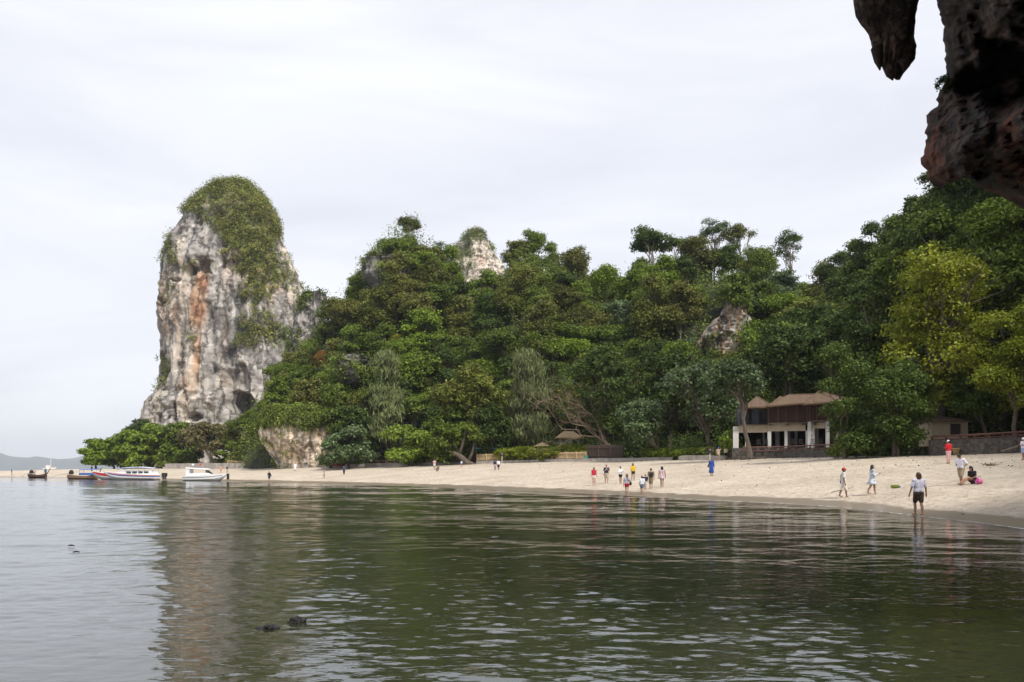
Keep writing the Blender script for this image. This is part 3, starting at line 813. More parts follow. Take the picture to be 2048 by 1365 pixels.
def crown_leaves(lobes, centre, ncl, nlf, leaf, rng, cl_r=0.4, aspect=0.6, hang=0.0, flat=0.6, under=-0.35, young=0.12):
    """lobes: list of (centre, radii); sprays of leaves over the outer side of every lobe"""
    Cs, Ns, Ts = [], [], []
    for lc, lr in lobes:
        lc, lr = np.asarray(lc, float), np.asarray(lr, float) * np.ones(3)
        k = max(4, int(ncl * rng.uniform(0.8, 1.2)))
        d = unit(rng.normal(size=(k * 3, 3)))
        out = unit((lc - centre)[None] + 1e-6)
        ok = (d[:, 2] > under + 0.35 * rng.normal(size=len(d))) & ((d * out).sum(1) > -0.6)
        d = d[ok][:k]
        p = lc + d * lr * rng.uniform(0.72, 1.06, (len(d), 1))
        br = rng.normal(1.0, 0.2, len(d)).clip(0.5, 1.6)
        yo = (rng.random(len(d)) ** 3) * young * 3 + 0.05
        m = np.maximum(3, (nlf * rng.uniform(0.6, 1.4, len(d))).astype(int))
        idx = np.repeat(np.arange(len(d)), m)
        off = rng.normal(size=(len(idx), 3)).clip(-1.7, 1.7) * cl_r * (1, 1, flat) * rng.uniform(0.7, 1.3, len(d))[idx][:, None]
        Cs.append(p[idx] + off)
        Ns.append(unit(d[idx] * 0.6 + np.array((0, 0, 0.55)) + rng.normal(size=off.shape) * 0.45))
        Ts.append(np.stack([br[idx] * rng.normal(1, 0.14, len(idx)).clip(0.6, 1.4), yo[idx], idx * 0.0], -1))
    C, N, T = np.concatenate(Cs), np.concatenate(Ns), np.concatenate(Ts)
    V, Fq = leaf_quads(C, N, leaf * rng.uniform(0.65, 1.35, len(C)), aspect, rng, hang)
    return V, Fq, np.repeat(T, 4, 0)

def make_lobes(style, c, r, rng, n=None):
    c, r = np.asarray(c, float), np.asarray(r, float)
    L = []
    if style == "broad":
        n = n or 13
        for i in range(n):
            d = unit(rng.normal(size=3))
            if d[2] < -0.2 and rng.random() < 0.25: d[2] *= -1
            k = rng.uniform(0.5, 0.82)
            s = rng.uniform(0.24, 0.44) * (0.85 if n > 20 else 1.0)
            L.append((c + d * r * k, np.array([r[0], r[1], min(r[2], r[0])]) * s))
        for i in range(3): L.append((c + rng.uniform(-0.3, 0.3, 3) * r, np.array([r[0], r[1], min(r[2], r[0])]) * 0.5))
    elif style == "full":
        n = n or 20
        for i in range(n):
            h = -0.92 + 1.75 * (i + rng.random()) / n
            w = (1.0 if h < 0 else math.sqrt(1 - h * h)) * rng.uniform(0.25, 0.85)
            a = rng.uniform(0, 2 * np.pi)
            L.append((c + r * (math.cos(a) * w, math.sin(a) * w, h), np.array([r[0], r[1], min(r[2], r[0]) * 0.8]) * rng.uniform(0.24, 0.42)))
    elif style == "tall":
        n = n or 16
        for i in range(n):
            h = rng.uniform(-0.85, 0.85)
            a = rng.uniform(0, 2 * np.pi)
            w = math.sqrt(max(0.05, 1 - h * h)) * rng.uniform(0.35, 0.7)
            L.append((c + r * (math.cos(a) * w, math.sin(a) * w, h), np.array([r[0], r[1], r[0] * 0.8]) * rng.uniform(0.30, 0.46)))
    elif style == "layered":
        n = n or 18
        for i in range(n):
            h = (i % 5) / 4 * 1.7 - 0.85
            a = rng.uniform(0, 2 * np.pi)
            w = (1.0 - 0.38 * (h + 0.85)) * rng.uniform(0.35, 0.78)
            L.append((c + r * (math.cos(a) * w, math.sin(a) * w, h + rng.uniform(-0.1, 0.1)), r * (0.36, 0.36, 0.13) * rng.uniform(0.8, 1.3)))
    elif style == "open":
        n = n or 12
        for i in range(n):
            a = rng.uniform(0, 2 * np.pi)
            w = math.sqrt(rng.random()) * 0.9
            h = 0.75 * (1 - w * w) + rng.uniform(-0.65, 0.15)
            L.append((c + r * (math.cos(a) * w, math.sin(a) * w, h), r * (0.26, 0.26, 0.15) * rng.uniform(0.7, 1.3)))
    elif style == "feathery":
        n = n or 26
        for i in range(n):
            h = rng.uniform(-0.95, 0.95)
            a = rng.uniform(0, 2 * np.pi)
            w = (1 - 0.8 * (h + 1) / 2) * rng.uniform(0.2, 0.75)
            L.append((c + r * (math.cos(a) * w, math.sin(a) * w, h), np.array([r[0] * 0.28, r[1] * 0.28, r[0] * 0.30]) * rng.uniform(0.7, 1.3)))
    elif style == "bush":
        n = n or 12
        for i in range(n):
            d = rng.uniform(-0.8, 0.8, 3)
            d[2] = rng.uniform(-0.6, 0.55)
            L.append((c + d * r * (1, 1, 1), r * (0.42, 0.5, 0.45) * rng.uniform(0.7, 1.2)))
    return L

def branch_path(a, b, rng, n=5, wob=0.12, sag=0.0):
    a, b = np.asarray(a, float), np.asarray(b, float)
    L = np.linalg.norm(b - a)
    pts = []
    for i in range(n + 1):
        t = i / n
        p = a + (b - a) * t
        p = p + rng.normal(size=3) * wob * L * 0.25 * (1 if 0 < i < n else 0)
        p[2] += sag * L * math.sin(math.pi * t)
        pts.append(p)
    return pts

def trunk_mesh(base, lobes, r0, rng, fork, stems=1, limbs=8, lean=(0, 0), name="trunk"):
    """stem(s) from the base to the fork, limbs on to the lobes"""
    mb = MB()
    base, fork = np.asarray(base, float), np.asarray(fork, float)
    for s in range(stems):
        f = fork + (rng.normal(size=3) * 0.12 * np.linalg.norm(fork - base) if stems > 1 else 0)
        p = branch_path(base + rng.normal(size=3) * (0.25 if s else 0) * (1, 1, 0), f, rng, 5, 0.12)
        p[0][2] -= 0.4
        k = 0.7 if stems > 1 else 1.0
        mb.tube(p, [r0 * k * (1.35 if i == 0 else 1 - 0.1 * i) for i in range(6)], 8)
        for j in range(limbs // stems):
            lc = np.asarray(lobes[int(rng.integers(len(lobes)))][0], float)
            st_ = p[int(rng.integers(3, 6))]
            q = branch_path(st_, lc, rng, 4, 0.2, 0.06)
            mb.tube(q, [r0 * k * v for v in (0.5, 0.42, 0.32, 0.2, 0.1)], 6)
            for _ in range(2):
                e = lc + rng.normal(size=3) * np.asarray(lobes[0][1]) * 0.8
                mb.tube(branch_path(q[3], e, rng, 3, 0.2), [r0 * k * v for v in (0.2, 0.15, 0.1, 0.05)], 5)
    return mb.mesh(name)

def tree_things(name, label, base, centre, radii, style, leafmat, rng, leaf=0.3, ncl=26, nlf=26, cl_r=0.4, r0=0.25, cat="tree", group=None,
                bark=None, nlobes=None, hang=0.0, aspect=0.6, stems=1, limbs=8, fork=None, young=0.12, under=-0.35, flat=0.6):
    base, centre, radii = (np.asarray(v, float) for v in (base, centre, radii))
    lobes = make_lobes(style, centre - base, radii, rng, nlobes)
    V, Fq, T = crown_leaves(lobes, centre - base, ncl, nlf, leaf, rng, cl_r, aspect, hang, flat, under, young)
    root = empty(name, base)
    tag(root, label, cat, group)
    fk = (np.asarray(fork, float) - base) if fork is not None else (centre - base) - radii * (0, 0, 0.55)
    fk[2] = max(fk[2], 0.4)
    link("trunk", trunk_mesh((0, 0, 0), lobes, r0, rng, fk, stems, limbs), bark or BARK, root)
    link("crown", mesh_np("crown", V, Fq, tint=T), LEAF[leafmat], root)
    return root

# ---- the forest on the hills: eight kinds of tree, copied one by one
def hill_prototypes():
    out = []
    specs = [("broad", 4.2, 3.0, 13, 0), ("broad", 3.8, 3.4, 15, 0), ("broad", 4.8, 2.8, 14, 0), ("tall", 2.9, 4.2, 18, 0), ("tall", 3.4, 3.9, 18, 0.3), ("layered", 4.2, 2.8, 20, 0), ("open", 4.4, 3.4, 16, 0), ("bush", 3.6, 2.6, 12, 0.3), ("broad", 4.4, 3.2, 18, 0.2)]
    for k, (st_, rx, rz, nl, hang) in enumerate(specs):
        rng = np.random.default_rng(100 + k)
        h = rz + (2.6 if st_ != "bush" else 1.2)
        r = tree_things("hill_tree", "", (0, 0, 0), (0, 0, h), (rx, rx, rz), st_, "mid", rng, leaf=0.37, ncl=24, nlf=26, cl_r=0.46, r0=0.2, nlobes=nl, hang=hang, bark=BARK_PALE if k in (2, 6, 5, 0, 4) else BARK, limbs=10)
        out.append((r, h, rx, rz))
    return out
PROTO = hill_prototypes()

BARE = [(1408, 604, 1490, 716), (762, 522, 825, 570), (700, 725, 730, 752), (535, 856, 660, 935)]
ZONES = [(960, "left peaked hill"), (1232, "middle wooded hill"), (1715, "hill behind the house"), (9999, "steep right-hand slope")]
KINDS = {"mid": "mid green leafy tree", "dark": "dark green leafy tree", "bright": "fresh green leafy tree", "olive": "olive green leafy tree", "yellow": "yellow-leaved tree", "orange": "orange-leaved tree", "blue": "grey-green leafy tree"}

def set_crown(root, key):
    for ch in root.children:
        if ch.name.startswith("crown"):
            ch.material_slots[0].link = "OBJECT"
            ch.material_slots[0].material = LEAF[key]

def plant_hill():
    rng = np.random.default_rng(5)
    pts, used, n = [], set(), 0
    planted = []
    cand = []
    for _ in range(14000):
        px = rng.uniform(492, 2060)
        s = rng.random() ** 0.8 * 1.06
        cand.append((px, s))
    spots_ = []
    for px, s in cand:
        rb, rr = np.interp(px, HILL[:, 0], HILL[:, 1]), np.interp(px, HILL[:, 0], HILL[:, 2])
        Y = rb + s * (rr - rb)
        z = float(hill_z(np.array([px]), np.array([Y]))[0])
        if z < 4: continue
        py = HY - F * (z + 4.0 - CAMH) / Y
        if py < 300: continue
        sc_ = 33 * (180 / Y) ** 0.75
        if px > 1230: sc_ *= 0.98
        if any(abs(px - a) < sc_ and abs(py - b) < sc_ * 0.74 for a, b, _ in spots_): continue
        mgn = 4.2 * F / Y
        if any(x0 - mgn * 0.45 < px < x1 + mgn * 0.45 and y0 - mgn * 0.15 < py < y1 + mgn * 0.55 for x0, y0, x1, y1 in BARE): continue
        spots_.append((px, py, Y))
        pts.append((px, py, Y, z, s))
    pts = pts[:300]
    for px, py, Y, z, s in pts:
        w = np.array([.15, .13, .13, .13, .1, .08, .06, .12, .10])
        if px < 1000 and s > 0.75: w = np.array([.2, .2, .2, 0, 0, 0, 0, .4, .2])     # the open crest of the left hill carries low rounded growth
        k = int(rng.choice(len(PROTO), p=w / w.sum()))
        proto, h, rx, rz = PROTO[k]
        root = proto if k not in used else copy_tree(proto)
        used.add(k)
        zone = next(nm for lim, nm in ZONES if px < lim)
        q = rng.random()
        if px < 960:
            key = "orange" if q < 0.0 else "olive" if q < 0.36 else "mid" if q < 0.66 else "dark" if q < 0.76 else "bright"
        elif px < 1232:
            key = "olive" if q < 0.26 else "mid" if q < 0.66 else "dark" if q < 0.82 else "bright"
        elif px < 1715:
            key = "olive" if q < 0.10 else "mid" if q < 0.48 else "dark" if q < 0.85 else "bright" if q < 0.93 else "blue"
        else:
            key = "mid" if q < 0.4 else "dark" if q < 0.9 else "bright"
        if px < 700 and s < 0.5 and key == "dark": key = "mid"
        for (ax, ay, kk) in ((648, 640, "orange"), (625, 712, "orange"), (955, 605, "yellow"), (785, 665, "yellow"), (1130, 640, "yellow"), (1185, 600, "olive"), (1180, 660, "olive"), (1010, 650, "yellow")):
            if abs(px - ax) < 20 and abs(py - ay) < 18: key = kk
        sc_ = rng.uniform(0.85, 1.3) * (0.55 if key in ("orange", "yellow") else 1.0) * (0.62 if px < 1000 and s > 0.75 else 0.72 if s > 0.9 else 1)
        root.location = (wx(px, Y), Y, z - 0.5)
        root.rotation_euler = (rng.normal(0, 0.06), rng.normal(0, 0.06), rng.uniform(0, 6.28))
        root.scale = (sc_, sc_, sc_ * rng.uniform(0.85, 1.15))
        set_crown(root, key)
        planted.append((root, key, zone, px, py, s))
        tag(root, None, "tree", f"trees covering the {zone}")
    # tell them apart: colour, height on the slope, order from the left
    rows_ = {}
    for root, key, zone, px, py, s in planted:
        band = "foot" if s < 0.22 else "lower slope" if s < 0.45 else "upper slope" if s < 0.72 else "crest"
        rows_.setdefault((zone, key, band), []).append((px, root))
    ORD = ["first", "second", "third", "fourth", "fifth", "sixth", "seventh", "eighth", "ninth", "tenth", "eleventh", "twelfth", "thirteenth", "fourteenth", "fifteenth", "sixteenth", "seventeenth", "eighteenth", "nineteenth", "twentieth"]
    for (zone, key, band), lst in rows_.items():
        lst.sort(key=lambda t: t[0])
        for i, (_, root) in enumerate(lst):
            which = "only" if len(lst) == 1 else ORD[min(i, 19)]
            side = "" if len(lst) == 1 else " from left"
            root["label"] = f"{which} {KINDS[key]}{side}, {band} of the {zone}"
    for k, (proto, *_r) in enumerate(PROTO):
        if k not in used:
            for ch in list(proto.children): bpy.data.objects.remove(ch)
            bpy.data.objects.remove(proto)
plant_hill()

# ---- undergrowth and vines: nobody could count these
def scrub(name, label, P_, N_, size, leafmat, rng, per=26, leaf=0.42, spread=0.55, hang=0.0, flat=0.8):
    n = len(P_)
    m = np.maximum(6, (per * rng.uniform(0.6, 1.4, n) * (size / size.mean()) ** 1.5).astype(int))
    idx = np.repeat(np.arange(n), m)
    off = rng.normal(size=(len(idx), 3)).clip(-1.5, 1.5) * spread * size[idx][:, None] * (1, 1, flat)
    C = P_[idx] + N_[idx] * size[idx][:, None] * 0.35 + off
    N = unit(N_[idx] * 0.6 + np.array((0, 0, 0.6)) + rng.normal(size=off.shape) * 0.45)
    V, Fq = leaf_quads(C, N, leaf * rng.uniform(0.6, 1.4, len(C)), 0.6, rng, hang)
    br = rng.normal(1, 0.34, n).clip(0.4, 1.9)
    yo = rng.random(n) ** 1.6
    T = np.repeat(np.stack([br[idx] * rng.normal(1, 0.12, len(idx)), yo[idx], idx * 0], -1), 4, 0)
    o = link(name, mesh_np(name, V, Fq, tint=T), LEAF[leafmat])
    tag(o, label, "scrub", kind="stuff")
    return o

def hill_scrub():
    rng = np.random.default_rng(21)
    n = 7400
    px = rng.uniform(486, 2120, n)
    s = rng.random(n) ** 0.9 * 1.02
    rb, rr = np.interp(px, HILL[:, 0], HILL[:, 1]), np.interp(px, HILL[:, 0], HILL[:, 2])
    Y = rb + s * (rr - rb)
    z = hill_z(px, Y)
    py = HY - F * (z - CAMH) / Y
    ok = z > 2.5
    for x0, y0, x1, y1 in BARE: ok &= ~((px > x0 + 12) & (px < x1 - 12) & (py > y0 + 30) & (py < y1))
    z = z + np.where(rng.random(n) < 0.6, rng.uniform(0.5, 5.5, n), 0) * np.clip((z - 4) / 8, 0, 1)      # vines climbing into the gaps between crowns
    P_ = np.stack([wx(px, Y), Y, z], -1)[ok]
    N_ = np.repeat(unit(np.array([[0.0, -0.7, 0.7]])), len(P_), 0)
    scrub("hill_undergrowth", "low mixed green undergrowth and vines between the hill trees", P_, N_, rng.uniform(0.9, 2.7, len(P_)), "mid", rng, per=18, leaf=0.5)
hill_scrub()

def pick(info, prob, n, rng):
    w = np.where(info["dy"] < 0.5, prob, 0).clip(0)
    w = w / w.sum()
    i = rng.choice(len(w), n, p=w)
    N = unit(np.stack([info["dx"], info["dy"], 0.45 + 0 * info["dx"]], -1))
    return info["V"][i], N[i]

def tower_scrub():
    rng = np.random.default_rng(33)
    x, y = TOWER["sx"], TOWER["sy"]
    n1 = fbm(TOWER["q"] * 0.09 + 5, 4)
    edge = np.interp(x, [330, 350, 385, 405, 430, 470, 500, 530, 560, 580], [430, 436, 424, 446, 474, 478, 498, 512, 466, 466]) + 16 * n1
    area = np.gradient(np.unique(y).astype(float)).mean() * 0 + 1
    w_face = np.clip(-TOWER["dy"], 0.1, 1)
    cap = sstep(edge + 6, edge - 8, y) * np.where(TOWER["dy"] < 0.5, 1, 0)
    P1, N1 = pick(TOWER, cap, 1500, rng)
    N1[:, 2] += 0.5
    strip = np.maximum.reduce([spot(TOWER, 503, 570, 38, 95), spot(TOWER, 492, 650, 34, 60), 0.8 * spot(TOWER, 560, 530, 24, 60), 0.6 * spot(TOWER, 520, 745, 22, 16), 0.8 * spot(TOWER, 412, 772, 20, 14), 0.5 * spot(TOWER, 390, 690, 10, 24),
                               0.8 * spot(TOWER, 590, 600, 18, 60), 0.5 * spot(TOWER, 335, 480, 14, 60), 0.45 * spot(TOWER, 560, 650, 40, 60), 0.9 * spot(TOWER, 296, 792, 14, 14), 0.3 * spot(TOWER, 350, 620, 30, 80), 0.35 * spot(TOWER, 385, 800, 22, 26)])
    pr = np.clip(strip + 0.7 * n1 - 0.36, 0, 1) * w_face + 0.012 * (n1 > 0.3)
    P2, N2 = pick(TOWER, pr, 1300, rng)
    P_, N_ = np.concatenate([P1, P2]), np.concatenate([N1, N2])
    size = np.concatenate([rng.uniform(0.8, 2.6, len(P1)), rng.uniform(0.6, 1.7, len(P2))])
    scrub("tower_scrub", "scrubby green bushes over the top and ledges of the tower", P_, unit(N_), size, "scrub", rng, per=34, leaf=0.56, spread=0.55)
    x, y = PIN["sx"], PIN["sy"]
    n1 = fbm(PIN["q"] * 0.08 + 5, 4)
    pr = (y < 575) * np.clip(sstep(962, 935, x - (y - 470) * 0.1) + spot(PIN, 950, 470, 18, 10) + 0.6 * spot(PIN, 980, 505, 9, 30) + 0.6 * n1 - 0.35, 0, 1)
    P_, N_ = pick(PIN, pr, 420, rng)
    scrub("pinnacle_scrub", "green scrub clinging to the far pointed peak", P_, N_, rng.uniform(1.2, 2.8, len(P_)), "scrub", rng, per=24, leaf=0.9, spread=0.6)
    # vines over the brow of the beach cliff
    pr = sstep(862, 838, CLIFF["sy"] + 16 * fbm(CLIFF["q"] * 0.15, 3)) + 0.02
    P_, N_ = pick(CLIFF, pr, 1100, rng)
    scrub("cliff_vines", "green vines hanging over the brow of the beach cliff", P_, N_, rng.uniform(0.5, 1.2, len(P_)), "mid", rng, per=26, leaf=0.4, hang=0.5)
    Ps, Ns = [], []
    for oi, n, k in zip(OUTCROPS, (60, 230, 90, 160), (0.15, -0.1, -0.1, -0.1)):
        nz = fbm(oi["q"] * 0.16 + 3, 3)
        ctr = np.hypot((oi["sx"] - oi["sx"].mean()) / np.ptp(oi["sx"]) * 2, (oi["sy"] - oi["sy"].mean()) / np.ptp(oi["sy"]) * 2)
        p, nn = pick(oi, sstep(k, k + 0.4, nz + 0.9 * (ctr - 0.75)) + 1e-4, n, rng)
        Ps.append(p); Ns.append(nn)
    P_, N_ = np.concatenate(Ps), np.concatenate(Ns)
    scrub("outcrop_vines", "green creepers and shrubs edging the bare hill rocks", P_, N_, rng.uniform(0.6, 1.5, len(P_)), "mid", rng, per=30, leaf=0.45, hang=0.3)
tower_scrub()

# ---- trees that stand out singly: photo column, depth, top row, crown foot row, half width, style ...
def front_tree(label, px, Y, top, bot, hw, style, mat, seed, name="beach_tree", base_px=None, density=1.0, leaf=None, stems=1, r0=None, depth=1.0, group=None, limbs=9, nl=None, hang=0.0, aspect=0.6, bark=None, young=0.12, base_z=None, under=-0.35, cl=None, flat=0.6):
    rng = np.random.default_rng(seed)
    zt, zb = wz(top, Y), wz(bot, Y)
    rx = hw / F * Y
    rz = (zt - zb) / 2
    bx = wx(base_px if base_px is not None else px, Y)
    bz = base_z if base_z is not None else float(beach_z(np.array([bx]), np.array([Y]))[0])
    leaf = leaf or (0.0030 * Y + 0.03)
    area = rx * rz
    nl = nl or int(np.clip(8 + area * 0.35, 12, 44))
    lobe_r = rx * 0.42
    ncl = int(density * np.clip(18 * (lobe_r / 1.3) ** 1.4, 16, 70) * (150 / Y) ** 0.9)
    c = (wx(px, Y), Y, (zt + zb) / 2)
    nlf = 22
    over = (nl + 3) * ncl * nlf / (26000.0 if Y < 90 and hw > 60 else 11500.0)            # big crowns: fewer, slightly larger sprays
    if over > 1:
        ncl, nlf, leaf = int(ncl / over ** 0.6), max(11, int(nlf / over ** 0.4)), leaf * min(over, 2.2) ** 0.28
    return tree_things(name, label, (bx, Y, bz), c, (rx * 0.84, rx * 0.84 * depth, rz * 0.9), style, mat, rng, leaf=leaf, ncl=ncl, nlf=nlf, cl_r=cl or (0.28 + 0.0011 * Y), r0=r0 or max(0.15, rx * 0.055),
                       group=group, nlobes=nl, stems=stems, limbs=limbs, hang=hang, aspect=aspect, bark=bark, young=young, under=under, flat=flat)

FT = front_tree
G = "low trees along the far sand spit"
FT("leftmost spreading tree at the tip of the sand spit", 192, 206, 880, 930, 38, "layered", "bright", 301, group=G, young=0.06)
FT("second tree from the spit's tip, grey-green", 228, 211, 868, 936, 42, "full", "mid", 302, group=G)
FT("fresh green layered tree behind the speedboat's bow", 268, 208, 858, 936, 50, "full", "bright", 303, group=G, density=1.3)
FT("rounded fresh green tree behind the speedboat's cabin", 322, 210, 846, 936, 56, "full", "bright", 304, group=G)
FT("dark slim tree rising against the tower's lower left foot", 283, 240, 836, 905, 30, "tall", "dark", 305, group=G)
FT("tree of tiered dark branches in front of the tower foot", 305, 235, 846, 915, 34, "layered", "dark", 306, group=G)
FT("dry brownish tree with pale bare limbs behind the white cruiser", 412, 196, 838, 925, 58, "open", "brown", 307, group=G, bark=BARK_PALE, stems=3, base_px=432, density=1.3, nl=26, limbs=18)
FT("green tree left of the brownish one, by the spit wall", 372, 206, 846, 936, 52, "full", "mid", 308, group=G)
FT("broad fresh green tree below the tower's cave", 474, 212, 858, 936, 56, "full", "bright", 309, group=G)
FT("olive green tree right of the brownish one above bamboo fence", 492, 192, 852, 934, 44, "full", "olive", 310, group=G)
FT("dark green slim tree beside the beach cliff", 532, 180, 812, 930, 30, "tall", "mid", 311, group=G, stems=2)
FT("vine-hung green tree leaning on the beach cliff's left edge", 518, 190, 790, 925, 26, "tall", "bright", 312, group=G, hang=0.4)
FT("small dark tree low at the tower's left foot", 262, 262, 850, 920, 26, "tall", "dark", 313, group=G)

FT("dark layered tree in front of the beach cliff", 706, 149, 815, 905, 58, "layered", "dark", 320, density=1.5)
FT("rounded grey-green tree with low boughs by red dinghy", 698, 141, 852, 932, 62, "full", "blue", 321, stems=3, young=0.2)
FT("light green low tree above the grey sea wall", 825, 137, 850, 932, 66, "full", "bright", 322, young=0.25)
FT("feathery grey-green casuarina on the left, pointed top", 772, 150, 698, 900, 60, "feathery", "needle", 323, name="casuarina_tree", hang=0.75, aspect=0.12, leaf=1.0, density=1.5, cl=0.55)
FT("big olive-crowned tree above the leaning trunk", 930, 137, 728, 880, 88, "broad", "olive", 324, base_px=945, r0=0.45)
FT("dark green tree filling the gap beside leaning trunk", 900, 135, 815, 925, 66, "full", "mid", 325, base_px=925)
FT("fresh green tree above the left casuarina's shoulder", 850, 158, 700, 850, 62, "broad", "bright", 326)
FT("feathery grey-green casuarina in the middle, wide crown", 1058, 138, 700, 890, 72, "feathery", "needle", 327, name="casuarina_tree", hang=0.75, aspect=0.12, leaf=0.95, density=1.7, cl=0.6, nl=40)
FT("grey-green low tree left of the thatched parasol", 985, 133, 800, 910, 46, "broad", "dark", 328)
FT("huge dark tree with reddish leaves in the middle", 1195, 124, 684, 885, 112, "broad", "dark", 329, base_px=1215, r0=0.5, stems=3, limbs=18, young=0.3, density=1.2)
FT("second huge dark tree behind the grey-green ones", 1340, 122, 690, 880, 95, "broad", "dark", 330, r0=0.45, density=1.2)
FT("grey-green bough-spreading tree hanging low over the sea wall", 1290, 110, 800, 905, 68, "broad", "blue", 331, base_px=1340, stems=2, r0=0.3)
FT("grey-green wide tree with leaning trunks left of the house", 1408, 107, 722, 870, 105, "broad", "blue", 332, base_px=1435, stems=3, r0=0.32, limbs=18, density=1.2)
FT("grey-green tree in front of the house's left corner", 1472, 89.5, 712, 815, 54, "broad", "blue", 333, base_px=1500, r0=0.28, base_z=3.6)
FT("dark tree rising behind the house roof", 1575, 112, 640, 800, 86, "broad", "dark", 334, density=1.2)
FT("dark tree behind the house, right of its roof", 1680, 108, 610, 780, 70, "tall", "dark", 335)
FT("narrow black-green tree with hanging foliage", 1728, 98, 540, 760, 40, "tall", "dark", 336, hang=0.5)
FT("bushy dark tree right of the house reaching the sand", 1690, 75, 668, 905, 72, "full", "dark", 337, stems=3, density=1.2, young=0.3)
FT("widest dark bushy tree on the sand, leaves down to ground", 1790, 73, 715, 912, 92, "full", "dark", 338, stems=3, density=1.2, young=0.35)
FT("huge yellow-green tree on the right", 1878, 76, 480, 845, 128, "full", "lime", 339, r0=0.5, density=0.85, nl=50, under=-0.6, young=0.22, hang=0.3, limbs=16)
FT("mid green tree at the right frame edge", 2035, 68, 600, 835, 100, "full", "lime", 340, density=1.1, under=-0.6)
FT("dark tree hanging over the hut from the right", 1960, 72, 690, 850, 66, "full", "dark", 342, base_px=1985, density=1.1, under=-0.6)
FT("dark tall tree behind the hut's roof", 1850, 84, 640, 870, 60, "full", "dark", 343)
FT("dark green tree above the yellow-green one, below the overhang", 2000, 84, 400, 640, 115, "full", "bright", 341, base_z=8)
FT("leafy tree overhanging the beach cliff's left corner", 558, 161, 750, 866, 42, "full", "mid", 350, base_z=wz(862, 161), hang=0.3, under=-0.8)
FT("olive tree overhanging the middle of the beach cliff", 616, 159, 752, 862, 46, "full", "olive", 351, base_z=wz(860, 159), hang=0.3, under=-0.8)
FT("leafy tree at the beach cliff's right shoulder", 668, 157, 765, 868, 42, "full", "mid", 352, base_z=wz(860, 157), hang=0.3, under=-0.8)
FT("dark tree growing on top of the bare orange rock face", 1474, 136, 540, 612, 34, "full", "mid", 353, base_z=wz(608, 136), hang=0.2)
S = "trees standing up from the skyline"
for k, (lab, px, Y, top, bot, hw, style, mat, hz) in enumerate((
        ("small flat-topped tree alone on the right-hand ridge", 1357, 190, 472, 512, 26, "open", "bright", 0),
        ("tall airy tree, leftmost on the right ridge's highest part", 1428, 186, 432, 500, 36, "open", "blue", 0),
        ("airy yellowing tree right beside the tallest ridge tree", 1475, 186, 445, 500, 36, "open", "olive", 0),
        ("bare-limbed airy tree at right end of the right ridge", 1580, 178, 455, 545, 34, "open", "dark", 0),
        ("tall umbrella-crowned tree standing in the skyline gap", 1680, 150, 476, 600, 46, "open", "dark", 0),
        ("dark tree below the umbrella-crowned one", 1690, 145, 540, 640, 46, "tall", "dark", 0),
        ("grey-green airy tree just right of the left summit", 880, 205, 482, 540, 26, "open", "blue", 0),
        ("yellowish rounded tree on the middle hill's right shoulder", 1180, 195, 545, 640, 42, "broad", "olive", 0),
        ("tiny dark tree on the steep right-hand skyline", 1828, 118, 400, 430, 12, "tall", "dark", 0))):
    b = float(hill_z(np.array([float(px)]), np.array([float(Y)]))[0])
    FT(lab, px, Y, top, bot, hw, style, mat, 400 + k, name="ridge_tree", base_z=b - 0.5, group=S, bark=BARK_PALE if style == "open" else BARK, nl=17 if style == "open" else 30, density=0.5 if style == "open" else 0.7, leaf=0.36 if style == "open" else 0.42, limbs=16 if style == "open" else 9)

# dead tree of bare twigs over the thatched parasol
def bare_tree():
    rng = np.random.default_rng(77)
    Y = 122.0
    base = np.array((wx(1225, Y), Y, 3.0))
    root = tag(empty("bare_tree", base), "leafless tangle of pinkish brown boughs above the thatched parasol", "tree")
    mb = MB()
    def grow(p, d, L, r, depth):
        e = p + d * L
        pth = branch_path(p, e, rng, 4, 0.22, 0.03)
        mb.tube(pth, np.linspace(r, r * 0.62, 5), 6 if depth < 2 else 4)
        if depth >= 4: return
        for k in range(3 if depth < 3 else 3):
            q = pth[int(rng.integers(2, 5))]
            nd = unit(d * 0.9 + rng.normal(size=3) * (0.42, 0.5, 0.40) + np.array((-0.12, 0, 0.05)))
            grow(q, nd, L * rng.uniform(0.5, 0.78), r * 0.55, depth + 1)
    for (tx, ty) in ((1040, 862), (1075, 835), (1110, 815), (1150, 830)):
        t = np.array((wx(tx, Y), Y + rng.uniform(-2, 1.5), wz(ty, Y))) - base
        d = unit(t)
        grow(np.array((-0.5, 0, 1.8 + rng.random() * 1.5)), d, np.linalg.norm(t) * 0.5, 0.11, 0)
    mb.tube([(0, 0, -0.5), (-0.2, 0, 1.2), (-0.5, 0.1, 2.8)], [0.3, 0.24, 0.2], 9)
    mb.build("boughs", TWIG, root)
bare_tree()

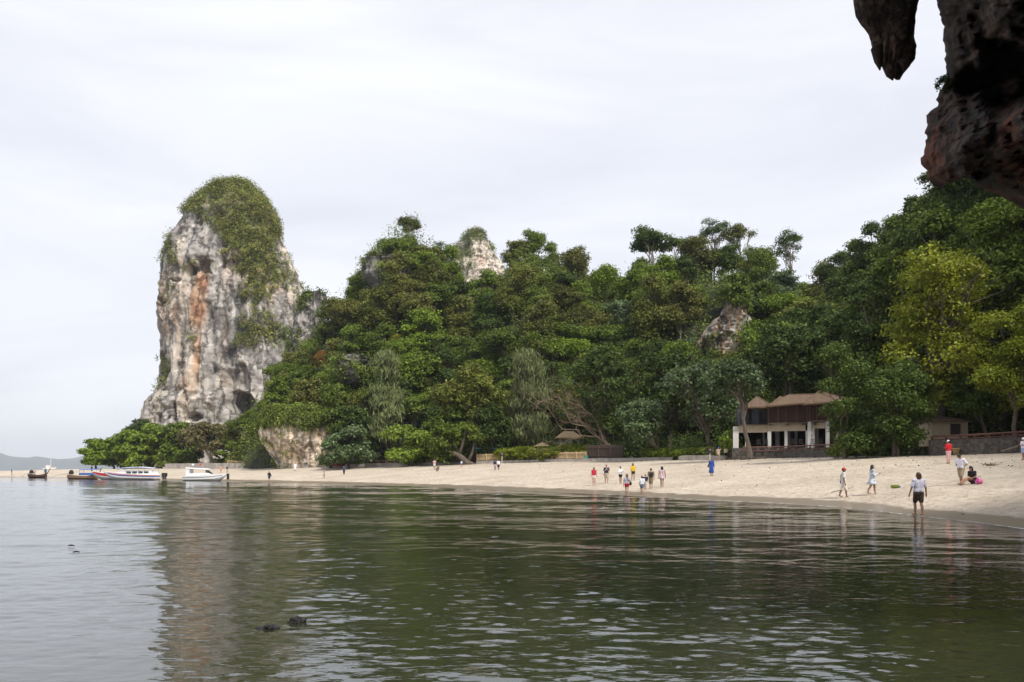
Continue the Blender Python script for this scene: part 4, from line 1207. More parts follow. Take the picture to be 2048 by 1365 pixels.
# leaning trunk that runs down onto the sand below the big olive tree
def leaning_trunk():
    Y = 131.0
    pts = [at(952, 936, Y), at(935, 926, Y), at(918, 911, Y), at(900, 903, Y + 0.5), at(885, 896, Y + 1)]
    base = pts[0]
    root = tag(empty("leaning_tree", base), "dark trunk leaning left over the sand beside the bamboo fence", "tree")
    mb = MB()
    mb.tube([p - base for p in pts], [0.62, 0.5, 0.42, 0.28, 0.14], 9)
    mb.tube([pts[2] - base, at(925, 890, Y) - base, at(932, 860, Y) - base], [0.3, 0.24, 0.16], 7)
    mb.tube([pts[1] - base, at(945, 905, Y) - base, at(950, 880, Y) - base], [0.3, 0.22, 0.16], 7)
    mb.tube([base, at(975, 934, Y) - base], [0.35, 0.08], 7)
    mb.build("trunk", BARK, root, smooth=True)
    rng = np.random.default_rng(3)
    lobes = [(at(x, y, Y) - base, (1.6, 1.4, 0.9)) for x, y in ((880, 885), (905, 868), (935, 858), (955, 876))]
    V, Fq, T = crown_leaves(lobes, at(920, 885, Y) - base, 40, 24, 0.4, rng)
    link("crown", mesh_np("crown", V, Fq, tint=T), LEAF["mid"], root)
leaning_trunk()

# little bush on the cave lip
rng = np.random.default_rng(8)
c0 = at(1884, 168, 14.6)
V, Fq, T = crown_leaves([(np.zeros(3), (0.09, 0.09, 0.13)), ((0.06, 0, 0.05), (0.08, 0.08, 0.1))], np.zeros(3), 26, 16, 0.035, rng, 0.03, under=-1.0)
lb = link("rock_fern", mesh_np("rock_fern", V, Fq, tint=T), LEAF["dark"], loc=c0)
tag(lb, "small dark fern growing on the cave lip's edge", "plant")
# ------------------------------------------------------------------ haze: the sea air between here and the far hills
hz = MB().box(-26000, 20000, -120, 8800, -6.0, 330).build("haze", None)
hm, hn, hl = new_mat("sea_haze")
ho, hv = hn.new("ShaderNodeOutputMaterial"), hn.new("ShaderNodeVolumePrincipled")
hv.inputs["Color"].default_value = (0.86, 0.93, 1.0, 1)
hv.inputs["Density"].default_value = 0.00011
hv.inputs["Anisotropy"].default_value = 0.0
hl.new(hv.outputs[0], ho.inputs["Volume"])
hz.data.materials.append(hm)
tag(hz, kind="stuff")

# ------------------------------------------------------------------ walls, fences, hedges along the back of the beach
CONC = plain("weathered_concrete", (0.36, 0.33, 0.30), 0.9, 0.35, 1.2, bump=0.05, stretch=(1, 1, 0.5))
STONE = plain("dark_stone_wall", (0.085, 0.075, 0.066), 0.95, 0.7, 3.2, bump=0.14)
BAMBOO = plain("bamboo", (0.50, 0.37, 0.21), 0.7, 0.25, 3, stretch=(6, 6, 0.4))
REED = plain("brown_reed", (0.085, 0.058, 0.045), 0.85, 0.3, 3, stretch=(6, 6, 0.4))
RAIL = plain("red_brown_timber", (0.13, 0.055, 0.045), 0.6, 0.25, 4)
WOOD = plain("old_wood", (0.17, 0.125, 0.09), 0.85, 0.3, 3)
THATCH = plain("thatch", (0.42, 0.30, 0.17), 0.95, 0.35, 5, bump=0.05, stretch=(3, 3, 1))
TEAL = plain("teal_canvas", (0.03, 0.22, 0.19), 0.7)
def ground(px, Y): return float(beach_z(np.array([wx(px, Y)]), np.array([float(Y)]))[0])

def wall(name, label, pts, mat, thick=0.4, cat="wall", step=12):
    """low wall along photo columns: pts = (column, depth, top row)"""
    pts = np.array(pts, float)
    px = np.arange(pts[0, 0], pts[-1, 0] + step, step).clip(max=pts[-1, 0])
    px = np.unique(px)
    Y, top = np.interp(px, pts[:, 0], pts[:, 1]), np.interp(px, pts[:, 0], pts[:, 2])
    rng = np.random.default_rng(int(pts[0, 0]))
    V, Fs = [], []
    for p, y, t in zip(px, Y, top):
        zt, zb = wz(t, y) + rng.normal(0, 0.025), ground(p, y) - 0.5
        o = rng.normal(0, 0.02)
        V += [(wx(p, y), y + o, zb), (wx(p, y), y + o, zt), (wx(p, y), y + o + thick, zt), (wx(p, y), y + o + thick, zb)]
    n = len(px)
    for i in range(n - 1):
        a, b_ = 4 * i, 4 * i + 4
        Fs += [(a, b_, b_ + 1, a + 1), (a + 1, b_ + 1, b_ + 2, a + 2), (a + 2, b_ + 2, b_ + 3, a + 3)]
    Fs += [(0, 1, 2, 3), (4 * n - 1, 4 * n - 2, 4 * n - 3, 4 * n - 4)]
    mb = MB(); mb.add(V, Fs)
    o = mb.build(name, mat)
    return tag(o, label, cat)

SW = "sea walls"
wall("sea_wall", "grey concrete sea wall beside the beach cliff", [(642, 147, 929), (700, 144, 929), (729, 143, 928.5)], CONC)
wall("sea_wall", "pale concrete sea wall under the light green tree", [(730, 142, 927), (818, 139, 927)], CONC)
wall("sea_wall", "pale concrete sea wall left of the leaning trunk", [(823, 138.6, 926.5), (945, 133.5, 925)], CONC)
wall("sea_wall", "long grey sea wall below bamboo fence and hedge", [(952, 131.5, 922.5), (1060, 126.5, 920), (1180, 119, 917.5), (1345, 107.5, 914.5)], CONC)
wall("sea_wall", "grey sea wall behind the two people left of the house", [(1358, 106.0, 912), (1380, 104.5, 911), (1484, 98.5, 911)], CONC)
wall("retaining_wall", "dark stained stone wall below the house terrace", [(1482, 92.5, 903), (1560, 91.5, 902), (1672, 82, 900)], STONE)
wall("retaining_wall", "rough dark stone wall below the hut on the right", [(1862, 71, 881), (1960, 68, 878), (2048, 66, 873), (2300, 48, 860)], STONE)
wall("spit_wall", "low grey wall behind the white cruiser on the spit", [(330, 193, 928), (380, 187, 927), (480, 178, 927), (570, 168, 929)], CONC)

def fence(label, pts, mat, h_rows, posts, name="bamboo_fence", cat="fence", slat=0.13):
    pts = np.array(pts, float)
    x0, x1 = pts[0, 0], pts[-1, 0]
    Ym = pts[:, 1].mean()
    root = tag(empty(name, (wx((x0 + x1) / 2, Ym), Ym, ground((x0 + x1) / 2, Ym))), label, cat)
    org = np.array(root.location)
    m = int(abs(wx(x1, Ym) - wx(x0, Ym)) / slat)
    rng = np.random.default_rng(int(x0))
    mb = MB()
    for i in range(m):
        p = x0 + (x1 - x0) * (i + 0.5) / m
        Y = np.interp(p, pts[:, 0], pts[:, 1])
        t = np.interp(p, pts[:, 0], pts[:, 2]) + rng.normal(0, 0.4)
        bt = t + h_rows
        x = wx(p, Y) - org[0]
        mb.tube([(x, Y - org[1] + rng.normal(0, 0.02), wz(bt, Y) - org[2]), (x, Y - org[1], wz(t, Y) - org[2])], slat * 0.52, 5)
    o = mb.build("slats", mat, root); o["kind"] = "stuff"
    for i in range(posts):
        p = x0 + (x1 - x0) * i / (posts - 1)
        Y = np.interp(p, pts[:, 0], pts[:, 1]) - 0.12
        t = np.interp(p, pts[:, 0], pts[:, 2]) - 0.6
        x = wx(p, Y) - org[0]
        MB().tube([(x, Y - org[1], wz(t + h_rows + 2, Y) - org[2]), (x, Y - org[1], wz(t, Y) - org[2])], 0.08, 6).build("post", mat, root)
    for f in (0.2, 0.8):
        path = []
        for k in range(5):
            p = x0 + (x1 - x0) * k / 4
            Y = np.interp(p, pts[:, 0], pts[:, 1]) - 0.1
            path.append(np.array((wx(p, Y), Y, wz(np.interp(p, pts[:, 0], pts[:, 2]) + h_rows * f, Y))) - org)
        MB().tube(path, 0.04, 5).build("rail", mat, root)
    return root
fence("yellow bamboo fence left of the hedge", [(954, 132.2, 909), (1010, 129.5, 907)], BAMBOO, 14, 4)
fence("yellow bamboo fence right of the hedge", [(1095, 125, 905), (1172, 120, 904)], BAMBOO, 15, 5)
fence("dark brown reed screen beside the bamboo fence", [(1174, 120.5, 891), (1244, 115.8, 890)], REED, 27, 4, name="reed_screen", cat="screen")
fence("dark reed panel behind the leaning trunk", [(938, 135.5, 905), (954, 134.5, 905)], REED, 20, 2, name="reed_screen", cat="screen")
fence("low bamboo fence at the foot of the spit trees", [(455, 184, 921), (575, 169.5, 929)], BAMBOO, 8, 5)

def hedge(label, boxes, mat, seed, leaf=0.24, n=26, nlf=26):
    rng = np.random.default_rng(seed)
    c = np.mean([at(x, (t + b_) / 2, Y) for x, t, b_, hw, Y in boxes], 0)
    lobes = []
    for x, t, b_, hw, Y in boxes:
        p = at(x, (t + b_) / 2, Y)
        lobes.append((p - c, (hw / F * Y, 1.0, (b_ - t) / 2 / F * Y)))
    root = tag(empty("hedge", c), label, "hedge")
    mb = MB()
    for (lc, lr), (x, t, b_, hw, Y) in zip(lobes, boxes):
        mb.tube([(lc[0], lc[1], ground(x, Y) - c[2] - 0.2), lc], [0.1, 0.04], 5)
    mb.build("stems", BARK, root)["kind"] = "stuff"
    V, Fq, T = crown_leaves(lobes, np.array((0, 3.0, -3.0)), n, nlf, leaf, rng, 0.22, under=-0.9, young=0.3)
    link("foliage", mesh_np("foliage", V, Fq, tint=T), LEAF[mat], root)
    return root
hedge("bright green hedge spilling over the sea wall and fence", [(1000 + 9 * i, 900 - 6 * math.sin(i / 6) + (3 if i % 3 else 0), 916 + (7 if i % 4 in (1, 2) else 0), 11, 130.2 - i * 0.52) for i in range(13)] + [(1010 + 11 * i, 897 - i * 0.6, 909, 12, 130.8 - i * 0.5) for i in range(15)], "lime", 51)
hedge("clipped green hedge above the sea wall, left", [(1292 + 9 * i, 900 - 2.5 * math.sin(i / 2.5), 913, 9, 111.5 - i * 0.62) for i in range(8)], "bright", 52)
hedge("clipped green hedge by the leaning grey-green tree", [(1365 + 9 * i, 897 + (2 if i % 2 else 0), 912, 9, 107 - i * 0.5) for i in range(7)], "mid", 53)
hedge("dark green hedge beside the house terrace steps", [(1455 + 7 * i, 900, 912, 8, 100 - i * 0.5) for i in range(6)], "mid", 54)
hedge("low green shrubs on the wall by the beach cliff", [(648 + 10 * i, 925 + (i % 2), 930, 8, 147 - i * 0.3) for i in range(8)], "mid", 55)
hedge("rounded leafy bush spilling on the sand by the house", [(1676, 893, 914, 14, 76.5), (1692, 886, 912, 15, 76), (1712, 884, 908, 15, 76), (1735, 886, 906, 16, 75.5)], "mid", 56, n=50)
hedge("small bright bushes behind the speedboat on the spit", [(325, 922, 935, 12, 197), (333, 924, 936, 8, 196)], "bright", 57)
hedge("fresh green saplings beside the house's left wall", [(1462, 858, 905, 12, 97), (1452, 870, 905, 10, 98), (1474, 872, 905, 8, 97)], "bright", 58)
# dark thicket on the ground between the front trunks
def thicket():
    rng = np.random.default_rng(64)
    n = 1500
    px = rng.uniform(640, 2100, n)
    Y = np.interp(px, BEACH[:, 0], BEACH[:, 2]) + rng.uniform(7, 22, n)
    ok = ~((px > 1455) & (px < 1720) & (Y < 106)) & ~((px > 1840) & (px < 1960) & (Y < 84))
    px, Y = px[ok], Y[ok]
    z = np.array([ground(p, y) for p, y in zip(px, Y)]) + rng.uniform(0, 3.4, len(px))
    P_ = np.stack([wx(px, Y), Y, z], -1)
    scrub("thicket", "dark tangled thicket on the ground between front tree trunks", P_, np.repeat([[0, -0.5, 0.8]], len(P_), 0), rng.uniform(0.8, 1.7, len(P_)), "dark", rng, per=26, leaf=0.34)
thicket()

# rail along the pale sea wall, with posts
def railing(label, pts, n_posts, rows, mat=RAIL, rad=0.05, name="railing"):
    pts = np.array(pts, float)
    px = np.linspace(pts[0, 0], pts[-1, 0], n_posts)
    Y, top = np.interp(px, pts[:, 0], pts[:, 1]), np.interp(px, pts[:, 0], pts[:, 2])
    org = at(px[0], top[0] + rows, Y[0])
    root = tag(empty(name, org), label, "railing")
    for k in (0.0, 0.85):
        path = [at(p, t + rows * k, y) - org for p, y, t in zip(px, Y, top)]
        MB().tube(path, rad * (1.25 if k == 0 else 0.8), 5).build("top_rail" if k == 0 else "lower_rail", mat, root)
    me = None
    h = rows / F * Y.mean()
    for p, y, t in zip(px, Y, top):
        if me is None: me = MB().box(-rad, rad, -rad, rad, 0, h).mesh("post")
        link("post", me, mat, root, at(p, t + rows, y) - org)
    return root
railing("brown timber railing on the pale sea wall, left stretch", [(735, 142.6, 922), (818, 139.6, 922)], 9, 5)
railing("brown timber railing on the sea wall near leaning trunk", [(823, 139.2, 921.5), (935, 134.5, 920)], 12, 5.5)
railing("red-brown terrace railing in front of the house", [(1486, 92.2, 895.5), (1560, 91.2, 894), (1680, 82.5, 889)], 14, 8.5, rad=0.06)
railing("sloping red-brown railing in front of the hut", [(1864, 71.2, 873.5), (1960, 68.2, 869.5), (2048, 66.2, 864), (2120, 60, 858)], 10, 8, rad=0.07)

# ------------------------------------------------------------------ the two-storey house
WHITE = plain("white_paint", (0.60, 0.58, 0.55), 0.7, 0.06, 2)
CREAM = plain("cream_render", (0.50, 0.42, 0.30), 0.8, 0.12, 1.5)
BLIND = plain("brown_blind", (0.072, 0.034, 0.034), 0.85, 0.18, 8, stretch=(0.3, 0.3, 8))
DARKWOOD = plain("dark_timber", (0.03, 0.024, 0.022), 0.6)
SHINGLE = plain("shingle_roof", (0.135, 0.088, 0.056), 0.95, 0.5, 2.5, bump=0.06, stretch=(1, 1, 4))
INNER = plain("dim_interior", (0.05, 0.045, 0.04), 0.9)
def glass_mat():
    m, n, l = new_mat("window_glass")
    o, b_ = n.new("ShaderNodeOutputMaterial"), n.new("ShaderNodeBsdfPrincipled")
    b_.inputs["Base Color"].default_value = (0.16, 0.20, 0.24, 1)
    b_.inputs["Roughness"].default_value, b_.inputs["Specular IOR Level"].default_value = 0.06, 0.9
    b_.inputs["Metallic"].default_value = 0.55
    l.new(b_.outputs[0], o.inputs[0])
    return m
GLASS = glass_mat()

def house():
    Y0 = 94.0
    org = np.array((wx(1575, Y0), Y0, wz(897, Y0)))
    ROT = -0.27
    root = tag(empty("beach_house", org, ROT), "two-storey house with brown blinds and shingled hip roofs behind the trees", "house")
    def X(p): return wx(p, Y0) - org[0]
    def Z(r): return wz(r, Y0) - org[2]
    def part(name, x0, x1, t, b_, d0, d1, mat):
        return MB().box(X(x0), X(x1), d0, d1, Z(b_), Z(t)).build(name, mat, root)
    part("plinth", 1468, 1676, 896, 918, -0.3, 10, STONE)
    part("upper_floor", 1474, 1674, 847.5, 850, 0.35, 9.5, DARKWOOD)
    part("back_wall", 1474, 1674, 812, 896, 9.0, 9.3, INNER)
    part("side_wall", 1474, 1478, 850, 896, 1.0, 9.0, CREAM)
    part("side_wall", 1668, 1672, 812, 896, 1.0, 9.0, CREAM)
    for x0, x1, t in ((1470, 1481, 852), (1494, 1497.5, 864), (1537, 1544, 863), (1569.5, 1575, 862), (1609.5, 1615, 862), (1646, 1653, 843), (1612.5, 1619, 845)):
        part("column", x0, x1, t, 896, -0.35 if t < 850 else 0.0, 0.1 if t < 850 else 0.45, WHITE)
    for x0, x1, d in ((1530, 1534, 4), (1556, 1564, 4.5), (1581, 1586, 5), (1595, 1600, 5), (1632, 1640, 4)):
        part("inner_column", x0, x1, 850, 896, d, d + 0.4, WHITE)
    part("pier", 1619, 1626, 856, 896, 0.02, 0.5, WHITE)
    part("wall_lamp", 1618.5, 1622.5, 863, 870, -0.15, 0.02, plain("lamp_cover", (0.75, 0.73, 0.68)))
    for x0, x1, t, b_ in ((1481, 1536.5, 849.5, 864.5), (1537, 1609, 848, 862.5), (1619.5, 1645.5, 845.5, 858)):
        part("parapet", x0, x1, t, b_, 0.05, 0.4, CREAM)
    part("balcony_ledge", 1478, 1537, 847.6, 849.3, -0.45, 0.34, DARKWOOD)
    part("balcony_ledge", 1537.3, 1612, 846, 847.8, -0.45, 0.34, WOOD)
    part("balcony_ledge", 1619.3, 1653, 842.5, 845, -0.45, 0.34, WOOD)
    for x in (1540, 1572, 1602, 1624):
        part("joist_end", x, x + 5, 847.9, 851, -0.75, 0.04, DARKWOOD)
    for x0, x1 in ((1540, 1556.5), (1558.5, 1571), (1574, 1592), (1594.5, 1610), (1613, 1616), (1618, 1628), (1631, 1650)):
        bl = part("blind", x0, x1, 807, 846.2, 0.0, 0.08, BLIND)
    for x in (1538.3, 1557.5, 1572.5, 1593.2, 1611.5, 1617, 1629.5, 1651):
        MB().tube([(X(x), -0.06, Z(846.5)), (X(x), -0.06, Z(806))], 0.06, 6).build("post", WOOD, root)
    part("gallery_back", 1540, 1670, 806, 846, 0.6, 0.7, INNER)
    # glazed corner room on the left
    for x0, x1, d in ((1479, 1486, 0.9), (1487.5, 1499, 0.7), (1507.5, 1520, 0.5), (1522, 1526, 1.2), (1528, 1532, 1.2), (1534, 1537, 1.2)):
        w = part("window_pane", x0, x1, 816, 847 if x0 < 1521 else 836, d, d + 0.04, GLASS)
    for x in (1479, 1486.7, 1499.7, 1506.5, 1520.8, 1527, 1533, 1537):
        part("window_frame", x, x + 0.9, 812, 847.4, 0.3, 0.48, DARKWOOD)
    part("window_head", 1478, 1538, 811.5, 815.5, 0.28, 0.5, DARKWOOD)
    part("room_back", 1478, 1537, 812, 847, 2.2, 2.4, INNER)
    def roof(x0, x1, ey, rx0, rx1, ry, d0, d1, tilt=0.0):
        a = [(X(x0), d0, Z(ey)), (X(x1), d0, Z(ey + tilt)), (X(x1), d1, Z(ey + tilt)), (X(x0), d1, Z(ey)), (X(rx0), (d0 + d1) / 2, Z(ry)), (X(rx1), (d0 + d1) / 2, Z(ry))]
        lo = [(p[0], p[1], p[2] - 0.16) for p in a[:4]]
        r_ = MB().add(a + lo, [(0, 1, 5, 4), (1, 2, 5), (2, 3, 4, 5), (3, 0, 4), (6, 7, 1, 0), (7, 8, 2, 1), (8, 9, 3, 2), (9, 6, 0, 3), (9, 8, 7, 6)]).build("roof", SHINGLE, root)
        MB().tube([a[4], a[5]], 0.12, 6).build("ridge_cap", SHINGLE, r_)
        for k, e in ((4, 0), (5, 1)):
            MB().tube([a[k], a[e]], 0.09, 6).build("hip_cap", SHINGLE, r_)
    roof(1493, 1545, 814, 1517, 1521, 789, -1.2, 7.0)
    roof(1545.5, 1590, 806, 1566, 1568, 785.5, 1.5, 9.4, -3)
    roof(1534, 1622, 813, 1582, 1634, 784.5, -1.5, 9.6, -6)
    roof(1602, 1684, 811, 1640, 1650, 779, -2.1, 9.8, -4)
    # dining chairs on the terrace
    def chair(px, d, rz, lab):
        r_ = tag(empty("dining_chair", (org[0] + X(px) * math.cos(ROT) - d * math.sin(ROT), org[1] + X(px) * math.sin(ROT) + d * math.cos(ROT), wz(896, Y0)), rz + ROT), lab, "chair", "dark dining chairs on the terrace")
        MB().box(-.22, .22, -.22, .22, .43, .47).build("seat", DARKWOOD, r_)
        mb = MB()
        for k in range(5): mb.box(-.2 + k * .09, -.16 + k * .09, .19, .22, .47, .95)
        mb.box(-.22, .22, .185, .225, .92, .98)
        mb.build("backrest", DARKWOOD, r_)
        for sx in (-.2, .2):
            for sy in (-.2, .2): MB().box(sx - .02, sx + .02, sy - .02, sy + .02, 0, .43).build("leg", DARKWOOD, r_)
    for k, (p, d, rz, lab) in enumerate(((1520, -0.9, 0.2, "leftmost dark slatted chair on the house terrace"), (1533, -0.8, 3.3, "second dark chair from the terrace's left end"), (1556, -0.9, 0.1, "dark chair between the second and third white columns"),
                                         (1585, -0.8, 3.0, "dark chair right of the third white column"), (1600, -0.9, 0.2, "dark chair just left of the wall lamp pier"), (1620, -0.9, 3.2, "dark slatted chair right below the wall lamp"), (1636, -0.8, 0.0, "rightmost dark chair on the house terrace"))):
        chair(p, d, rz, lab)
house()

def hut():
    Y0 = 74.0
    org = np.array((wx(1900, Y0), Y0, wz(888, Y0)))
    root = tag(empty("small_hut", org), "small cream hut with low hipped roof on the right", "hut")
    X, Z = (lambda p: wx(p, Y0) - org[0]), (lambda r: wz(r, Y0) - org[2])
    d = 2.4
    MB().box(X(1864), X(1936), 0, d, Z(892), Z(841)).build("wall", CREAM, root)
    MB().box(X(1901), X(1919.5), -0.03, 0.0, Z(871), Z(849)).build("window", INNER, root)
    for x0, x1, t, b_ in ((1900, 1901, 848, 872), (1919.5, 1920.5, 848, 872), (1901, 1919.5, 848, 849), (1901, 1919.5, 871, 872)):
        MB().box(X(x0), X(x1), -0.07, 0.0, Z(b_), Z(t)).build("window_frame", WOOD, root)
    MB().box(X(1877), X(1879), -0.06, 0.0, Z(890), Z(842)).build("corner_post", CREAM, root)
    a = [(X(1860), -0.4, Z(842)), (X(1940), -0.4, Z(842)), (X(1940), d + .4, Z(842)), (X(1860), d + .4, Z(842)), (X(1892), d / 2, Z(832)), (X(1905), d / 2, Z(832))]
    lo = [(p[0], p[1], p[2] - 0.12) for p in a[:4]]
    MB().add(a + lo, [(0, 1, 5, 4), (1, 2, 5), (2, 3, 4, 5), (3, 0, 4), (6, 7, 1, 0), (7, 8, 2, 1), (8, 9, 3, 2), (9, 6, 0, 3), (9, 8, 7, 6)]).build("roof", plain("dark_shingle", (0.16, 0.11, 0.08), 0.95, 0.3, 3), root)
hut()

def pavilion():
    Y0 = 133.0
    org = at(1138, 893, Y0); org[2] = ground(1138, Y0)
    root = tag(empty("thatched_pavilion", org), "thatched pavilion with white posts behind the hedge", "pavilion")
    X, Z = (lambda p: wx(p, Y0) - org[0]), (lambda r: wz(r, Y0) - org[2])
    for x in (1118, 1120.5, 1137.5, 1141, 1157):
        for d in (0, 3.0): MB().box(X(x), X(x) + 0.22, d, d + 0.22, -0.2, Z(875)).build("post", WHITE, root)
    for d in (0.0, 3.0): MB().box(X(1115), X(1160), d + 0.02, d + 0.2, Z(876), Z(874)).build("beam", WOOD, root)
    a = [(X(1110), -1, Z(876)), (X(1166), -1, Z(876)), (X(1166), 4.2, Z(876)), (X(1110), 4.2, Z(876)), (X(1128), 1.6, Z(862)), (X(1148), 1.6, Z(862))]
    lo = [(p[0], p[1], p[2] - 0.2) for p in a[:4]]
    MB().add(a + lo, [(0, 1, 5, 4), (1, 2, 5), (2, 3, 4, 5), (3, 0, 4), (6, 7, 1, 0), (7, 8, 2, 1), (8, 9, 3, 2), (9, 6, 0, 3), (9, 8, 7, 6)]).build("roof", THATCH, root)
pavilion()

def parasol(px, Y, top, edge, hw, mat, label, sag=0.15):
    z0 = ground(px, Y)
    root = tag(empty("parasol", (wx(px, Y), Y, z0)), label, "parasol", None)
    zt, ze, r = wz(top, Y) - z0, wz(edge, Y) - z0, hw / F * Y
    n = 10
    V = [(0, 0, zt)]
    for f in (0.5, 1.0):
        for k in range(n):
            a = 2 * math.pi * k / n
            V.append((r * f * math.cos(a), r * f * math.sin(a), zt + (ze - zt) * f + (0.06 * sag if f < 1 else 0)))
    V += [(x, y, z - 0.12) for x, y, z in V[n + 1:]] + [(0, 0, zt - 0.15)]
    Fs = [(0, 1 + k, 1 + (k + 1) % n) for k in range(n)]
    for k in range(n):
        a, b_ = 1 + k, 1 + (k + 1) % n
        Fs += [(a, a + n, b_ + n, b_), (a + n, a + 2 * n, b_ + 2 * n, b_ + n), (a + 2 * n, 3 * n + 1, b_ + 2 * n)]
    MB().add(V, Fs).build("canopy", mat, root)
    MB().tube([(0, 0, -0.2), (0, 0, zt + 0.1)], 0.04, 7).build("pole", WOOD, root)
    MB().tube([(0, 0, -0.1), (0, 0, 0.15)], [0.3, 0.26], 10).build("base", CONC, root)
parasol(1085, 128, 885, 892.5, 17, THATCH, "thatched parasol rising above the hedge")
parasol(954, 140, 895.5, 898.5, 9, TEAL, "leftmost teal parasol under the trees")
parasol(977, 141, 894.5, 897, 7, TEAL, "second teal parasol from the left under the trees")
parasol(991, 140, 895, 898, 6, TEAL, "third teal parasol from the left under the trees")
parasol(1008, 139, 893.5, 896.5, 10, TEAL, "rightmost teal parasol under the trees")

# signs, pot, plank, bins
PURPLE = plain("purple_sign", (0.045, 0.02, 0.05), 0.5)
def sign(px, Y, top, mid, bot, hw, label):
    z0 = ground(px, Y)
    root = tag(empty("notice_sign", (wx(px, Y), Y, z0)), label, "sign")
    Z = lambda r: wz(r, Y) - z0
    MB().box(-0.05, 0.05, 0, 0.1, -0.3, Z(top + 2)).build("post", WHITE, root)
    w = hw / F * Y
    MB().add([(-w, -.05, Z(mid)), (w, -.05, Z(mid)), (w * 1.05, -.05, Z((top + mid) / 2)), (w, -.05, Z(top)), (-w, -.05, Z(top)), (-w * 1.05, -.05, Z((top + mid) / 2)),
              (-w, -.01, Z(mid)), (w, -.01, Z(mid)), (w * 1.05, -.01, Z((top + mid) / 2)), (w, -.01, Z(top)), (-w, -.01, Z(top)), (-w * 1.05, -.01, Z((top + mid) / 2))],
             [(0, 1, 2, 3, 4, 5), (11, 10, 9, 8, 7, 6)] + [(i, i + 6, (i + 1) % 6 + 6, (i + 1) % 6) for i in range(6)]).build("board", PURPLE, root)
    MB().blob((0, -0.06, Z(top + 2.5)), (0.07, 0.02, 0.07)).build("emblem", WHITE, root)
sign(1420, 97, 897.5, 907.5, 930, 4.3, "dark purple notice board on a white post by the house")
sign(1004, 128, 906, 912, 929, 2.2, "small dark notice on a post left of the hedge")
def pot():
    Y = 69.0
    z0 = ground(1912, Y)
    V, n = [], 16
    prof = [(0.02, 0), (0.17, 0), (0.30, 0.56), (0.33, 0.58), (0.33, 0.64), (0.28, 0.64), (0.26, 0.55), (0.02, 0.52)]
    for r_, z in prof:
        for k in range(n): V.append((r_ * math.cos(2 * math.pi * k / n), r_ * math.sin(2 * math.pi * k / n), z))
    Fs = [(i * n + k, i * n + (k + 1) % n, (i + 1) * n + (k + 1) % n, (i + 1) * n + k) for i in range(len(prof) - 1) for k in range(n)]
    mb = MB(); mb.add(V, Fs)
    o = mb.build("flower_pot", plain("glazed_pot", (0.30, 0.23, 0.10), 0.5), loc=(wx(1912, Y), Y, z0 - 0.02), smooth=True)
    tag(o, "tall tan pot at the wall beside the red-shirted person", "pot")
pot()
mb = MB()
p0, p1 = at(2004, 904, 64.5), at(2036, 893.5, 65)
d = unit(p1 - p0) * 0
mb.add([p0 + (0, 0, .05), p1 + (0, 0, .05), p1 + (0, .16, .09), p0 + (0, .16, .09), p0, p1, p1 + (0, .16, 0), p0 + (0, .16, 0)], [(0, 1, 2, 3), (7, 6, 5, 4), (0, 4, 5, 1), (1, 5, 6, 2), (2, 6, 7, 3), (3, 7, 4, 0)])
c = np.mean(mb.V, 0); mb.V = [tuple(np.array(v) - c) for v in mb.V]
tag(mb.build("leaning_plank", WOOD, loc=c), "weathered plank leaning on the dark stone wall", "plank")
tag(MB().box(-.25, .25, -.2, .2, 0, .34).box(-.27, .27, -.22, .22, .34, .4).build("storage_crate", TEAL, loc=at(1172.5, 917, 118.8)), "small teal box on the wall by the reed screen", "box")

# litter of leaves and stones high on the sand, driftwood
def litter():
    rng = np.random.default_rng(90)
    n = 700
    px = rng.uniform(700, 2040, n)
    dw, db = np.interp(px, BEACH[:, 0], BEACH[:, 1]), np.interp(px, BEACH[:, 0], BEACH[:, 2])
    Y = dw + (db - dw) * (1 - 0.45 * rng.random(n) ** 2.2)
    Y = np.where(rng.random(n) < 0.12, dw + (db - dw) * rng.random(n), Y) - 0.3
    X = wx(px, Y)
    Z = beach_z(X, Y) + 0.03
    N = unit(rng.normal(size=(n, 3)) * 0.5 + (0, 0, 1.0))
    V, Fq = leaf_quads(np.stack([X, Y, Z], -1), N, rng.uniform(0.05, 0.2, n), 0.6, rng)
    o = link("beach_litter", mesh_np("beach_litter", V, Fq), plain("dry_litter", (0.11, 0.075, 0.045), 0.9, 0.4, 2))
    tag(o, "scattered dry leaves and bits on the upper sand", "litter", kind="stuff")
litter()
# ------------------------------------------------------------------ boats
HULLW = plain("white_gelcoat", (0.80, 0.80, 0.80), 0.25, 0.03, 1)
BLUE, REDP, BLACK = plain("blue_paint", (0.04, 0.11, 0.42), 0.4), plain("red_paint", (0.55, 0.03, 0.035), 0.4), plain("black_rubber", (0.018, 0.018, 0.02), 0.6)
PINKP = plain("salmon_stripe", (0.62, 0.24, 0.19), 0.4)
SMOKE = plain("smoked_window", (0.02, 0.025, 0.03), 0.1, spec=0.6)
DARKHULL = plain("dark_boat_timber", (0.07, 0.035, 0.028), 0.6, 0.3, 2)
BROWNHULL = plain("brown_boat_timber", (0.22, 0.14, 0.085), 0.6, 0.3, 2)
CHROME = plain("steel_pipe", (0.6, 0.6, 0.6), 0.3, 0.05, 2, metal=0.8)

def hull_rows(L, beam, sheer0, sheer1, draft, fine=0.35, n=22, stern=0.92, rake=0.0):
    """half-sections from stern (x=0) to bow (x=L)"""
    rows = []
    for i in range(n):
        t = i / (n - 1)
        b_ = beam / 2 * (stern + (1 - stern) * min(1, t / 0.3)) * (1 - max(0, (t - fine) / (1 - fine)) ** 2.2)
        b_ = max(b_, 0.015)
        zs = sheer0 + (sheer1 - sheer0) * t ** 2
        zk = -draft + (zs + draft) * max(0, (t - 0.62) / 0.38) ** 2.4 * 0.97
        x = t * L + rake * t ** 3
        rows.append((x, b_, zk, zs))
    return rows

